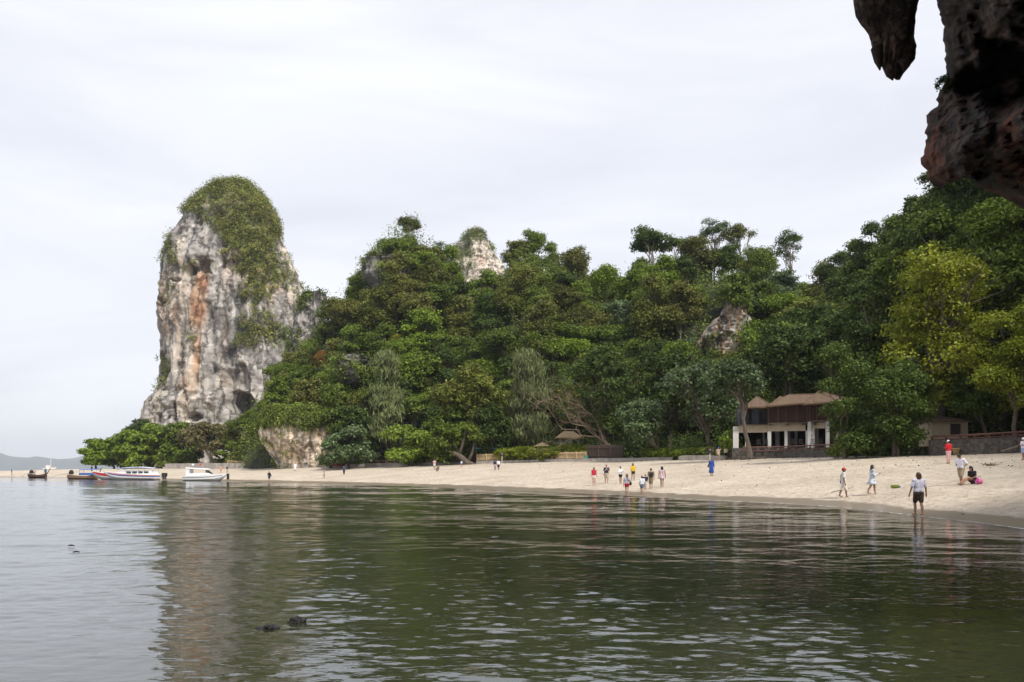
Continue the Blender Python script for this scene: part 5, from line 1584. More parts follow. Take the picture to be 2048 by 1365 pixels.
def hull(rows, name, mat, parent, band=(0.0, 1.0), grow=0.0, deck=True):
    """hull skin between two fractions of the freeboard"""
    V, Fs = [], []
    m = 7
    for x, b_, zk, zs in rows:
        prof = []
        for k in range(m):
            f = band[0] + (band[1] - band[0]) * k / (m - 1)
            w = b_ * (0.02 + 0.98 * min(1, f / 0.45) ** 0.7) * (0.86 + 0.14 * f) + grow
            prof.append((w, zk + (zs - zk) * f))
        for w, z in prof: V.append((x, -w, z))
        for w, z in reversed(prof): V.append((x, w, z))
    n2 = 2 * m
    for i in range(len(rows) - 1):
        for k in range(n2 - (0 if deck else 1)):
            a, b_ = i * n2 + k, i * n2 + (k + 1) % n2
            if not deck and k == m - 1: continue
            Fs.append((a, a + n2, b_ + n2, b_))
    Fs.append(tuple(range(n2)))
    Fs.append(tuple(range(len(V) - 1, len(V) - 1 - n2, -1)))
    return MB().add(V, Fs).build(name, mat, parent, smooth=False)

def speedboat(px_bow, px_stern, Y, label, stripe, rear_tilt=0.0, cabin=True):
    L = abs(wx(px_stern, Y) - wx(px_bow, Y))
    left = px_bow < px_stern
    root = tag(empty("speedboat", (wx(px_stern, Y), Y, 0.0), math.pi if left else 0.0), label, "boat", "boats moored along the spit")
    rows = hull_rows(L, 2.9, 0.95, 1.55, 0.3, 0.30)
    hull(rows, "hull", HULLW, root)
    for (f0, f1, mt, x0, x1) in stripe:
        sub = [r_ for r_ in rows if x0 * L <= r_[0] <= x1 * L]
        for s in (-1, 1):
            V, Fs = [], []
            for x, b_, zk, zs in sub:
                for f in (f0, f1):
                    w = b_ * (0.86 + 0.14 * f) + 0.012
                    for g in (0, 0.02): V.append((x, s * (w + g), zk + (zs - zk) * f))
            for i in range(len(sub) - 1):
                a, b_ = 4 * i, 4 * i + 4
                Fs += [(a + 1, b_ + 1, b_ + 3, a + 3), (a, a + 2, b_ + 2, b_), (a, b_, b_ + 1, a + 1), (a + 2, a + 3, b_ + 3, b_ + 2)]
            MB().add(V, Fs).build("stripe", mt, root)
    if cabin:
        # raked cabin trunk, smoked windows, canopy on pipes
        x0, x1 = 0.10 * L, 0.62 * L
        cb = MB().add([(x0, -1.15, .9), (x1 + 2.0, -0.8, 1.15), (x1 + 2.0, 0.8, 1.15), (x0, 1.15, .9), (x0 + .5, -1.0, 1.62), (x1 - .2, -0.95, 1.72), (x1 - .2, 0.95, 1.72), (x0 + .5, 1.0, 1.62)],
                      [(0, 1, 5, 4), (1, 2, 6, 5), (2, 3, 7, 6), (3, 0, 4, 7), (4, 5, 6, 7), (3, 2, 1, 0)]).build("cabin", HULLW, root)
        for k in range(4):
            a = x0 + 1.0 + k * (x1 - x0 - 1.4) / 4
            w = (x1 - x0 - 1.4) / 4 - 0.22
            for s in (-1, 1):
                y0, y1 = s * 1.125, s * 1.06
                MB().add([(a, y0, 1.22), (a + w, y0 * .985, 1.24), (a + w, y1 * .985, 1.55), (a, y1, 1.52), (a, y0 - s * .1, 1.22), (a + w, y0 * .985 - s * .1, 1.24), (a + w, y1 * .985 - s * .1, 1.55), (a, y1 - s * .1, 1.52)],
                         [(0, 1, 2, 3), (7, 6, 5, 4), (0, 4, 5, 1), (1, 5, 6, 2), (2, 6, 7, 3), (3, 7, 4, 0)]).build("window", SMOKE, root)
        prof = [(x0 + .2, 2.12), (x0 + 1.5, 2.25), ((x0 + x1) / 2, 2.32), (x1 - .5, 2.24), (x1 + 1.0, 2.02)]
        V, Fs = [], []
        for x, z in prof:
            for y, dz in ((-1.1, -.12), (-.6, 0), (.6, 0), (1.1, -.12)): V.append((x, y, z + dz))
        V += [(x, y, z - .08) for x, y, z in V]
        o_ = len(V) // 2
        for i in range(len(prof) - 1):
            for k in range(3):
                a = 4 * i + k
                Fs += [(a, a + 1, a + 5, a + 4), (o_ + a + 4, o_ + a + 5, o_ + a + 1, o_ + a)]
            Fs += [(4 * i, 4 * i + 4, o_ + 4 * i + 4, o_ + 4 * i), (4 * i + 7, 4 * i + 3, o_ + 4 * i + 3, o_ + 4 * i + 7)]
        MB().add(V, Fs).build("canopy", plain("canopy_cloth", (0.62, 0.63, 0.66), 0.7), root)
        for s in (-1, 1):
            MB().tube([(x, s * 1.12, z - .13) for x, z in prof], 0.05, 6).build("canopy_edge", BLUE, root)
            for i in (0, 2, 3): MB().tube([(prof[i][0], s * 1.08, 1.3), (prof[i][0], s * 1.08, prof[i][1] - .12)], 0.03, 6).build("canopy_post", CHROME, root)
        for k in range(2):
            en = MB().box(-0.5, -0.02, -0.65 + k * .8, -0.2 + k * .8, 0.6, 1.25).build("outboard_motor", BLACK, root)
            MB().box(-0.38, -0.2, -0.5 + k * .8, -0.35 + k * .8, -0.4, 0.6).build("drive_leg", BLACK, en)
    return root
speedboat(206, 326, 139.5, "white speedboat with blue and salmon stripes and blue-edged canopy", [(0.80, 0.92, PINKP, 0.0, 0.95), (0.70, 0.80, BLUE, 0.0, 0.93)])
speedboat(182, 290, 143.5, "speedboat with a red bow stripe, half hidden behind another", [(0.62, 0.95, REDP, 0.25, 0.97)], cabin=False)

def cruiser():
    Y = 126.5
    L = wx(455, Y) - wx(370, Y)
    root = tag(empty("cabin_cruiser", (wx(370, Y), Y, 0.0), 0.0), "plain white motor cruiser with a hardtop, moored nearest", "boat", "boats moored along the spit")
    rows = hull_rows(L, 2.5, 0.85, 1.25, 0.3, 0.3)
    hull(rows, "hull", HULLW, root)
    V, Fs = [], []
    for s in (-1, 1):
        MB().tube([(x, s * (b_ * 0.97 + 0.03), zk + (zs - zk) * 0.78) for x, b_, zk, zs in rows[:20]], 0.035, 5).build("rub_rail", plain("grey_rubber", (0.25, 0.27, 0.28), 0.6), root)
    MB().add([(.6, -1.0, .82), (4.6, -.75, 1.02), (4.6, .75, 1.02), (.6, 1.0, .82), (.9, -.9, 1.2), (3.9, -.7, 1.3), (3.9, .7, 1.3), (.9, .9, 1.2)], [(0, 1, 5, 4), (1, 2, 6, 5), (2, 3, 7, 6), (3, 0, 4, 7), (4, 5, 6, 7), (3, 2, 1, 0)]).build("cockpit_coaming", HULLW, root)
    for s in (-1, 1):
        MB().add([(.5, s * .95, .85), (.95, s * .95, .85), (1.0, s * .85, 2.05), (.45, s * .85, 2.1), (.5, s * .83, .85), (.95, s * .83, .85), (1.0, s * .73, 2.05), (.45, s * .73, 2.1)],
                 [(0, 1, 2, 3), (7, 6, 5, 4), (0, 4, 5, 1), (1, 5, 6, 2), (2, 6, 7, 3), (3, 7, 4, 0)]).build("radar_arch_leg", HULLW, root)
        MB().tube([(3.6, s * .7, 1.2), (3.5, s * .8, 1.9)], .03, 6).build("top_post", CHROME, root)
    MB().add([(.4, -.95, 2.02), (3.4, -.9, 1.88), (4.0, -.6, 1.84), (4.0, .6, 1.84), (3.4, .9, 1.88), (.4, .95, 2.02), (.4, -.85, 2.16), (3.4, -.8, 2.0), (3.9, -.5, 1.93), (3.9, .5, 1.93), (3.4, .8, 2.0), (.4, .85, 2.16)],
             [(5, 4, 3, 2, 1, 0), (6, 7, 8, 9, 10, 11)] + [(i, (i + 1) % 6, (i + 1) % 6 + 6, i + 6) for i in range(6)]).build("hardtop", HULLW, root)
    MB().add([(3.7, -.7, 1.25), (4.4, -.55, 1.08), (4.4, .55, 1.08), (3.7, .7, 1.25), (3.45, -.72, 1.75), (3.45, .72, 1.75)], [(0, 1, 4), (1, 2, 5, 4), (2, 3, 5), (3, 0, 4, 5), (3, 2, 1, 0)]).build("windscreen", SMOKE, root)
    MB().box(L - .1, L + .25, -.12, .12, .25, 1.2).build("anchor_fender", BLACK, root)
    for k, (x, mt) in enumerate(((1.0, HULLW), (2.2, REDP))):
        MB().tube([(x, 0.2, 2.1), (x, .2, 2.75)], .015, 5).build("flag_staff", CHROME, root)
        MB().box(x, x + .35, .19, .21, 2.5, 2.75).build("flag", mt, root)
cruiser()

def longtail(px0, px1, Y, mat, label, tail_px, tail_row, awning=None):
    """stern at px0 (left) with an engine and a long propeller shaft"""
    L = wx(px1, Y) - wx(px0, Y)
    root = tag(empty("longtail_boat", (wx(px0, Y), Y, 0.0)), label, "boat", "boats moored along the spit")
    rows = []
    for i in range(18):
        t = i / 17
        rows.append((t * L, 0.85 * math.sin(math.pi * min(1, 0.18 + 0.82 * t) ** 0.8) ** 0.6 + 0.06, -0.15 + 0.25 * abs(t - .45) ** 2, 0.55 + 0.35 * (1 - t) ** 3 + 0.55 * t ** 4))
    hull(rows, "hull", mat, root)
    MB().tube([(L, 0, .9), (L + .5, 0, 1.7), (L + .85, 0, 2.3)], [.1, .08, .04], 6).build("prow_post", mat, root)
    en = MB().box(.1, .75, -.25, .25, .95, 1.5).blob((.45, 0, 1.5), (.38, .3, .3)).build("engine", BLACK, root)
    tp = at(tail_px, tail_row, Y)
    MB().tube([(.2, 0, 1.2), (tp[0] - wx(px0, Y), 0, tp[2])], .045, 6).build("propeller_shaft", plain("bleached_pole", (0.42, 0.38, 0.32)), root)
    MB().tube([(.6, 0, 1.3), (1.9, 0, 1.55)], .025, 5).build("tiller", CHROME, root)
    for k in range(4): MB().box(.9 + k * L * .18, 1.1 + k * L * .18, -.6, .6, .5, .56).build("thwart", mat, root)
    if awning:
        z, mt, x0, x1 = awning
        MB().add([(x0, -.8, z), (x1, -.8, z + .1), (x1, .8, z + .1), (x0, .8, z), (x0, -.5, z + .14), (x1, -.5, z + .26), (x1, .5, z + .26), (x0, .5, z + .14)], [(0, 1, 5, 4), (1, 2, 6, 5), (2, 3, 7, 6), (3, 0, 4, 7), (4, 5, 6, 7), (3, 2, 1, 0)]).build("awning", mt, root)
        for x in (x0 + .2, x1 - .2):
            for s in (-.7, .7): MB().tube([(x, s, .5), (x, s, z + .05)], .03, 5).build("awning_post", WOOD, root)
        MB().box(x0 + .1, x1 - .4, -.79, -.76, z - .95, z - .55).build("side_cloth", mt, root)
longtail(59, 94, 178, DARKHULL, "dark longtail boat with a boatman, furthest left", 42, 952)
longtail(138, 196, 150, BROWNHULL, "brown longtail boat with a blue awning beside the speedboats", 105, 953.5, (1.75, BLUE, 2.2, 5.8))

# mast of a craft drawn up on the far side of the spit
def mast():
    Y = 212.0
    root = tag(empty("sailing_dinghy", (wx(88, Y), Y, ground(88, Y))), "small white sailing dinghy with bare mast on the spit's crest", "boat")
    rows = hull_rows(3.4, 1.3, .5, .75, 0.0, .3, 12)
    h = hull(rows, "hull", HULLW, root)
    MB().tube([(1.8, 0, .3), (1.85, 0, 4.6)], .04, 6).build("mast", HULLW, root)
    MB().box(.6, 1.6, -.3, .3, .5, 1.3).build("sail_bundle", plain("furled_sail", (.7, .62, .6)), root)
mast()

def dinghy():
    Y = 144.5
    z0 = ground(672, Y)
    k = wx(685, Y) - wx(655, Y)
    root = tag(empty("red_dinghy", (wx(656, Y), Y, z0)), "red dinghy with black bow on a two-wheeled trailer", "dinghy")
    rows = [(k * t, .55 * (1 - .55 * max(0, .35 - t) / .35) , .42 + .25 * (1 - t) ** 3, .85 - .10 * t + .2 * (1 - t) ** 3) for t in np.linspace(0, 1, 12)]
    hull(rows, "hull", REDP, root)
    MB().blob((.35, 0, 1.05), (.5, .3, .22)).build("console", BLACK, root)
    MB().tube([(.5, -.4, 1.2), (.55, 0, 1.3), (.5, .4, 1.2)], .03, 6).build("handlebar", BLACK, root)
    tr = MB().tube([(.1, -.3, .35), (k * .8, -.3, .38)], .04, 5).tube([(.1, .3, .35), (k * .8, .3, .38)], .04, 5).tube([(.55, -.5, .26), (.55, .5, .26)], .035, 5).build("trailer", CHROME, root)
    for s in (-.5, .5):
        MB().tube([(.55, s - .06, .24), (.55, s + .06, .24)], .26, 14).build("wheel", BLACK, tr)
dinghy()

# ------------------------------------------------------------------ two weedy stones and floating bits in the shallows
WEED = plain("weedy_stone", (0.009, 0.007, 0.006), 0.5, 0.5, 25, bump=0.02)
for k, (px, py, w, h, lab) in enumerate(((543, 1257, 27, 11, "weedy dark stone just breaking the water, left of the pair"), (596, 1244, 30, 13, "rounder weedy dark stone breaking the water, right of the pair"))):
    Y = CAMH * F / (py - HY)
    rng = np.random.default_rng(k + 5)
    mb = MB(); mb.blob((0, 0, 0), (w / 1.8 / F * Y, .10, h * 0.85 / F * Y), 40, 26)
    if k == 0: mb.blob((-.11, .01, 0), (.08, .05, .025), 24, 12)
    V = np.array(mb.V)
    V = V * (1 + 0.30 * fbm(V * 22 + k * 7, 5, .65)[:, None])
    mb.V = [tuple(v) for v in V]
    tag(mb.build("weedy_stone", WEED, loc=(wx(px, Y), Y, -0.008)), lab, "stone", "stones in the shallows")
for px, py, lab in ((142, 1092, "dark speck of driftwood on the pale water, upper"), (152, 1105, "dark flat bit of driftwood on the pale water, lower")):
    Y = CAMH * F / (py - HY)
    mb = MB(); mb.tube([(-.07, 0, 0), (0, .01, .012), (.09, -.01, .002)], [.012, .022, .01], 6)
    tag(mb.build("driftwood_bit", WEED, loc=(wx(px, Y), Y, 0.004)), lab, "driftwood")

# ------------------------------------------------------------------ people
SKIN = [plain("skin_fair", (0.47, 0.27, 0.19), 0.55, 0.05), plain("skin_tan", (0.33, 0.175, 0.11), 0.55, 0.05), plain("skin_brown", (0.20, 0.10, 0.062), 0.55, 0.05)]
HAIR = {"black": plain("hair_black", (0.012, 0.010, 0.010), 0.45), "brown": plain("hair_brown", (0.07, 0.032, 0.017), 0.5), "light": plain("hair_light_brown", (0.17, 0.095, 0.05), 0.5)}
CLOTH = {}
def cloth(col, pattern=None):
    key = (col, pattern)
    if key not in CLOTH:
        if pattern is None:
            CLOTH[key] = plain("cloth_%d" % len(CLOTH), col, 0.9, 0.07, 9)
        else:
            m, n, l = new_mat("print_%d" % len(CLOTH))
            o, b_, vz, rp, tc = n.new("ShaderNodeOutputMaterial"), n.new("ShaderNodeBsdfPrincipled"), n.new("ShaderNodeTexVoronoi"), n.new("ShaderNodeValToRGB"), n.new("ShaderNodeTexCoord")
            vz.inputs["Scale"].default_value = 13
            rp.color_ramp.interpolation = "CONSTANT"
            rp.color_ramp.elements[0].color, rp.color_ramp.elements[1].color = (*pattern, 1), (*col, 1)
            rp.color_ramp.elements[1].position = 0.36
            l.new(tc.outputs["Object"], vz.inputs["Vector"]); l.new(vz.outputs["Distance"], rp.inputs[0]); l.new(rp.outputs[0], b_.inputs["Base Color"])
            b_.inputs["Roughness"].default_value = 0.9
            l.new(b_.outputs[0], o.inputs[0])
            CLOTH[key] = m
    return CLOTH[key]

def fused(mb, name, mat, parent, voxel):
    o = mb.build(name, mat, parent, smooth=True)
    r_ = o.modifiers.new("fuse", "REMESH")
    r_.mode, r_.voxel_size, r_.use_smooth_shade = "VOXEL", voxel, True
    s_ = o.modifiers.new("smooth", "SMOOTH")
    s_.factor, s_.iterations = 0.5, 2
    return o

def find_depth(px, foot):
    """depth at which the sand (or shallow water bed) shows at this photo row"""
    ys = np.linspace(20, 205, 3000)
    z = np.maximum(beach_z(wx(px, ys), ys), -0.06)
    row = HY - F * (z - CAMH) / ys
    dw = np.interp(px, BEACH[:, 0], BEACH[:, 1])
    ok = (ys > dw - 3) & (ys < np.interp(px, BEACH[:, 0], BEACH[:, 2]) - 1.5)
    i = np.argmin(np.abs(row - foot) + np.where(ok, 0, 1e6))
    return float(ys[i]), float(z[i])

def person(label, px, foot, rows, face=0.0, skin=1, hair="black", hairlen=0.0, top=(0.7, 0.7, 0.7), top_print=None, sleeve=0.5, bottom=(0.1, 0.1, 0.1), leg=0.45, dress=0.0, stride=0.0, arms="down",
           cap=None, bag=None, bag_side=1, backpack=None, lean=0.0, head_pitch=0.0, sit=False, crouch=False, Y=None, h=None, child=False, wide=1.0, skirt=0.0, shoes=None, knee_up=False):
    if Y is None:
        Y, z0 = find_depth(px, foot)
    else:
        z0 = ground(px, Y)
    if h is None: h = float(np.clip(rows / F * Y, 1.05 if child else 1.45, 1.35 if child else 1.82))
    near = Y < 50
    vox = 0.011 if near else 0.017 if Y < 80 else 0.026
    root = tag(empty("person", (wx(px, Y), Y, z0), R(face)), label, "person", "people on the beach")
    A = lambda x, y, z: np.array((x, y, z)) * h
    hipz = 0.505
    off = np.array((0, 0, 0.0))
    if sit: off = np.array((0, 0, -0.44))
    if crouch: off = np.array((0, 0, -0.30))
    def T(x, y, z):
        """torso points lean forward about the hips"""
        p = np.array((x, y, z)) + off
        if z > hipz:
            dz = z - hipz
            p[1] -= math.sin(lean) * dz
            p[2] -= (1 - math.cos(lean)) * dz
        return p * h
    # joints
    J = {}
    for s, k in ((-1, "L"), (1, "R")):
        hip = T(s * 0.052 * wide, 0, hipz)
        if sit:
            knee, ankle = A(s * 0.06, -0.22 - (0.03 if s > 0 else 0), 0.20 if s > 0 else 0.16), A(s * 0.07, -0.44, 0.03)
        elif crouch:
            knee, ankle = A(s * 0.09, -0.16, 0.24), A(s * 0.08, -0.02, 0.045)
        elif knee_up and s < 0:
            knee, ankle = A(s * 0.07, -0.20, 0.42), A(s * 0.05, -0.02, 0.27)
        else:
            f = stride * s
            knee = A(s * 0.046 * wide, -0.5 * f - 0.035 * (f > 0) , 0.28)
            ankle = A(s * 0.040 * wide, -f + (0.02 if f < 0 else 0), 0.042 + (0.03 if f < -0.1 else 0))
        J["hip" + k], J["knee" + k], J["ankle" + k] = hip, knee, ankle
        sh = T(s * 0.108 * wide, 0.005, 0.805)
        if arms == "down": el, wr = T(s * 0.145 * wide, 0.015, 0.635), T(s * 0.155 * wide, -0.015, 0.49)
        elif arms == "swing": el, wr = T(s * 0.15 * wide, 0.05 * s + 0.01, 0.64), T(s * 0.165 * wide, 0.08 * s - 0.03, 0.495)
        elif arms == "out": el, wr = T(s * 0.165 * wide, 0.01, 0.65), T(s * 0.195 * wide, -0.02, 0.505)
        elif arms == "fold": el, wr = T(s * 0.145 * wide, 0.0, 0.66), T(s * -0.03, -0.115, 0.685)
        elif arms == "hold": el, wr = T(s * 0.13 * wide, -0.03, 0.65), T(s * 0.04, -0.19, 0.70)
        elif arms == "hip": el, wr = T(s * 0.19 * wide, 0.05, 0.67), T(s * 0.09, -0.03, 0.57)
        elif arms == "chest": el, wr = (T(s * 0.145, 0.01, 0.635), T(s * 0.15, -0.03, 0.49)) if s < 0 else (T(0.14, -0.03, 0.66), T(0.0, -0.12, 0.74))
        elif arms == "up": el, wr = (T(s * 0.145, 0.01, 0.635), T(s * 0.15, -0.03, 0.49)) if s < 0 else (T(0.19, -0.03, 0.80), T(0.10, -0.07, 0.93))
        elif arms == "lap": el, wr = T(s * 0.15, -0.03, 0.66), T(s * 0.07, -0.16, 0.60)
        J["sh" + k], J["el" + k], J["wr" + k] = sh, el, wr
    headc = T(0, -0.012 - 0.05 * math.sin(head_pitch), 0.925 - 0.012 * abs(math.sin(head_pitch)))
    fwd = np.array((0, -math.cos(lean + head_pitch), -math.sin(lean + head_pitch)))
    upv = np.array((0, -math.sin(lean + head_pitch), math.cos(lean + head_pitch)))
    def torso(mb, g, low=0.50):
        for s in (-1, 1):
            mb.capsule(T(s * 0.045 * wide, 0, low), T(s * 0.032 * wide, 0, 0.62), (0.068 * wide) * h + g, 0.058 * wide * h + g)
            mb.capsule(T(s * 0.034 * wide, 0, 0.61), T(s * 0.052 * wide, 0, 0.75), 0.058 * wide * h + g, 0.062 * wide * h + g)
            mb.capsule(T(s * 0.03, 0, 0.79), J["sh" + ("L" if s < 0 else "R")], 0.045 * h + g, 0.040 * h + g)
    b_ = MB()
    torso(b_, 0.0)
    b_.capsule(T(0, 0.004, 0.80), T(0, -0.006, 0.88), 0.034 * h, 0.030 * h)
    b_.capsule(headc - fwd * 0.012 * h + upv * 0.012 * h, headc + fwd * 0.012 * h - upv * 0.02 * h, 0.052 * h, 0.044 * h, 12)
    b_.capsule(headc + fwd * 0.018 * h - upv * 0.035 * h, headc + fwd * 0.024 * h - upv * 0.044 * h, 0.026 * h, 0.02 * h)
    b_.capsule(headc + fwd * 0.055 * h - upv * 0.004 * h, headc + fwd * 0.064 * h - upv * 0.018 * h, 0.007 * h, 0.010 * h)
    for s in (-1, 1):
        b_.blob(headc + np.array((s * 0.050 * h, 0, 0)) - upv * 0.008 * h, (0.009 * h, 0.013 * h, 0.02 * h))
    for k, s in (("L", -1), ("R", 1)):
        b_.capsule(J["hip" + k], J["knee" + k], 0.056 * wide * h, 0.034 * h)
        cm = (J["knee" + k] + J["ankle" + k]) / 2 + np.array((0, 0.012 * h, 0.02 * h))
        b_.capsule(J["knee" + k], cm, 0.034 * h, 0.035 * h)
        b_.capsule(cm, J["ankle" + k], 0.033 * h, 0.020 * h)
        an = J["ankle" + k]
        b_.capsule(an + np.array((0, 0.012, -0.012)) * h, an + np.array((s * 0.012, -0.085, -0.024)) * h, 0.023 * h, 0.016 * h)
        b_.capsule(J["sh" + k], J["el" + k], 0.033 * h, 0.025 * h)
        b_.capsule(J["el" + k], J["wr" + k], 0.025 * h, 0.016 * h)
        hd = unit(J["wr" + k] - J["el" + k])
        pl = J["wr" + k] + hd * 0.028 * h
        side = unit(np.cross(hd, (1.0 * s, 0.0, 0.0)) + 1e-6)
        b_.capsule(J["wr" + k], pl + hd * 0.014 * h, 0.016 * h, 0.021 * h)
        inn = np.array((-s * 1.0, 0, 0))
        for q, fl in zip((-1.5, -0.5, 0.5, 1.5), (0.040, 0.047, 0.050, 0.044)):
            r0 = pl + hd * 0.026 * h + side * q * 0.0115 * h
            m1 = r0 + (hd * 0.9 + inn * 0.2) * fl * 0.5 * h
            b_.capsule(r0, m1, 0.0062 * h, 0.0056 * h, 6)
            b_.capsule(m1, m1 + (hd * 0.75 + inn * 0.55) * fl * 0.5 * h, 0.0056 * h, 0.0046 * h, 6)
        th = pl - hd * 0.012 * h - side * 0.018 * h
        b_.capsule(th, th + (hd * 0.6 - side * 0.6 + inn * 0.3) * 0.036 * h, 0.0075 * h, 0.0055 * h, 6)
    fused(b_, "body", SKIN[skin], root, vox)
    if abs(face) < 120 and Y < 90:
        for s in (-1, 1):
            MB().blob(headc + fwd * 0.050 * h + np.array((s * 0.02 * h, 0, 0)) + upv * 0.006 * h, 0.006 * h).build("eye", HAIR["black"], root)
        MB().blob(headc + fwd * 0.047 * h - upv * 0.033 * h, (0.013 * h, 0.006 * h, 0.004 * h)).build("mouth", plain("lips", (0.30, 0.10, 0.09)) if "lips" not in MATS else MATS["lips"], root)
    # hair
    hb = MB()
    back = -fwd
    hb.capsule(headc + back * 0.016 * h + upv * 0.016 * h, headc + back * 0.006 * h + upv * 0.030 * h, 0.057 * h, 0.052 * h, 12)
    if hairlen > 0:
        for s in (-1, 0, 1):
            p = headc + back * (0.030 - 0.012 * abs(s)) * h + np.array((s * 0.034 * h, 0, 0))
            hb.capsule(p, p - np.array((0, 0, hairlen)) * h + back * 0.02 * h, 0.036 * h, 0.026 * h)
    fused(hb, "hair", HAIR[hair], root, max(vox, 0.014))
    if cap is not None:
        cb = MB()
        cb.capsule(headc + upv * 0.030 * h + back * 0.004 * h, headc + upv * 0.042 * h, 0.062 * h, 0.052 * h, 12)
        cb.capsule(headc + upv * 0.026 * h + fwd * 0.05 * h, headc + upv * 0.022 * h + fwd * 0.095 * h, 0.014 * h, 0.010 * h)
        fused(cb, "cap", cloth(cap), root, max(vox, 0.014))
    # top
    tb = MB()
    torso(tb, 0.012 * h, 0.575)
    for k in ("L", "R"):
        if sleeve > 0:
            e = J["sh" + k] + (J["el" + k] - J["sh" + k]) * min(sleeve * 1.6, 1)
            tb.capsule(J["sh" + k], e, 0.041 * h, 0.040 * h)
            if sleeve > 0.62: tb.capsule(J["el" + k], J["wr" + k] + (J["el" + k] - J["wr" + k]) * 0.15, 0.036 * h, 0.030 * h)
    fused(tb, "shirt" if not dress else "bodice", cloth(top, top_print), root, max(vox, 0.014))
    # bottom
    if dress or skirt:
        ln = dress or skirt
        col = cloth(top, top_print) if dress else cloth(bottom)
        zt, zb = 0.60, hipz - ln
        ring, n = [], 18
        V, Fs = [], []
        lv = 6
        for j in range(lv):
            t = j / (lv - 1)
            z = zt + (zb - zt) * t
            rx, ry = (0.092 + 0.055 * t) * wide, (0.072 + 0.05 * t + stride * 0.35 * t)
            for q in range(n):
                a_ = 2 * math.pi * q / n
                w = 1 + 0.07 * t * math.sin(a_ * 5)
                V.append(T(rx * w * math.cos(a_), ry * w * math.sin(a_), z))
        for j in range(lv - 1):
            for q in range(n): Fs.append((j * n + q, j * n + (q + 1) % n, (j + 1) * n + (q + 1) % n, (j + 1) * n + q))
        Fs += [tuple(range(n - 1, -1, -1)), tuple(range((lv - 1) * n, lv * n))]
        MB().add(V, Fs).build("skirt", col, root, smooth=True)
    else:
        pb = MB()
        for k, s in (("L", -1), ("R", 1)):
            pb.capsule(T(s * 0.042 * wide, 0, 0.545), T(s * 0.048 * wide, 0, 0.50), 0.074 * wide * h, 0.077 * wide * h)
            full = min(leg / 0.23, 1.0) if leg < 0.23 else 1.0
            e = J["hip" + k] + (J["knee" + k] - J["hip" + k]) * full
            pb.capsule(J["hip" + k], e, 0.070 * wide * h, (0.058 if leg < 0.3 else 0.048) * h)
            if leg >= 0.27:
                e2 = J["knee" + k] + (J["ankle" + k] - J["knee" + k]) * min(1, (leg - 0.23) / 0.23)
                pb.capsule(J["knee" + k], e2, 0.046 * h, 0.040 * h)
        fused(pb, "trousers" if leg > 0.35 else "shorts", cloth(bottom), root, max(vox, 0.014))
    if bag is not None:
        s = bag_side
        bb = MB().capsule(T(s * 0.17, 0.02, 0.60), T(s * 0.165, 0.03, 0.52), 0.045 * h, 0.062 * h)
        bo = fused(bb, "shoulder_bag", cloth(bag), root, 0.016)
        MB().tube([T(s * 0.165, 0.03, 0.60), T(s * 0.06, -0.085, 0.72), T(-s * 0.06, 0.0, 0.865), T(s * 0.02, 0.085, 0.74), T(s * 0.165, 0.05, 0.60)], 0.012 * h, 5).build("strap", cloth(bag), bo)
    if backpack is not None:
        bb = MB().capsule(T(-0.035, 0.10, 0.64), T(-0.03, 0.105, 0.76), 0.055 * h, 0.05 * h).capsule(T(0.035, 0.10, 0.64), T(0.03, 0.105, 0.76), 0.055 * h, 0.05 * h)
        fused(bb, "backpack", cloth(backpack), root, 0.016)
    return root, Y, h

W_, BK, NAVY, KHAKI, GREYC = (0.72, 0.72, 0.76), (0.02, 0.02, 0.022), (0.025, 0.03, 0.06), (0.33, 0.26, 0.18), (0.42, 0.43, 0.48)
person("woman with brown bob, white T-shirt and dark shorts, back turned, wading nearest", 1837, 1031, 86, 184, 1, "brown", 0.055, (0.66, 0.64, 0.76), None, 0.5, (0.055, 0.035, 0.022), 0.17, stride=0.07, arms="out", wide=1.02)
person("walker in red cap and white clothes with a blue bag", 1687, 996, 60, 78, 2, "black", 0, (0.70, 0.68, 0.64), None, 0.4, (0.68, 0.63, 0.55), 0.26, stride=0.11, arms="down", cap=(0.50, 0.04, 0.02), bag=(0.04, 0.08, 0.35), bag_side=1)
person("long-haired walker in blue-patterned white dress looking at a phone", 1744, 990, 60, 82, 1, "black", 0.13, (0.62, 0.66, 0.72), (0.10, 0.17, 0.30), 0.95, dress=0.16, stride=0.12, arms="hold")
person("man in white T-shirt and khaki shorts bending his head", 1922, 970, 62, -62, 1, "black", 0, (0.74, 0.74, 0.84), None, 0.5, KHAKI, 0.21, arms="hip", lean=0.12, head_pitch=0.75, stride=0.04)
person("woman in black sitting on the sand with a pink bag", 1948, 968, 32, -78, 1, "black", 0.06, BK, None, 0.35, (0.05, 0.03, 0.05), 0.1, arms="lap", sit=True, lean=0.25, h=1.62)
person("person in red shirt, white cap and pink trousers by the pot", 1897, 928, 47, 195, 1, "black", 0, (0.55, 0.015, 0.03), None, 0.5, (0.68, 0.40, 0.42), 0.40, arms="fold", cap=(0.8, 0.8, 0.8))
person("person in white cut by the right picture edge", 2047, 921, 45, -80, 1, "black", 0, (0.74, 0.74, 0.82), None, 0.5, (0.35, 0.40, 0.65), 0.14, arms="fold", cap=(0.75, 0.75, 0.78))
person("woman in red vest top and pale shorts facing the sea", 1188, 971, 36, 4, 0, "brown", 0.10, (0.48, 0.02, 0.05), None, 0, (0.68, 0.60, 0.56), 0.09, stride=0.03)
person("man in navy T-shirt and khaki shorts with a white bag", 1213, 967.5, 38, 10, 0, "brown", 0, NAVY, None, 0.5, (0.42, 0.35, 0.26), 0.22, arms="chest", stride=0.08, bag=(0.7, 0.68, 0.66), bag_side=-1, head_pitch=-0.35)
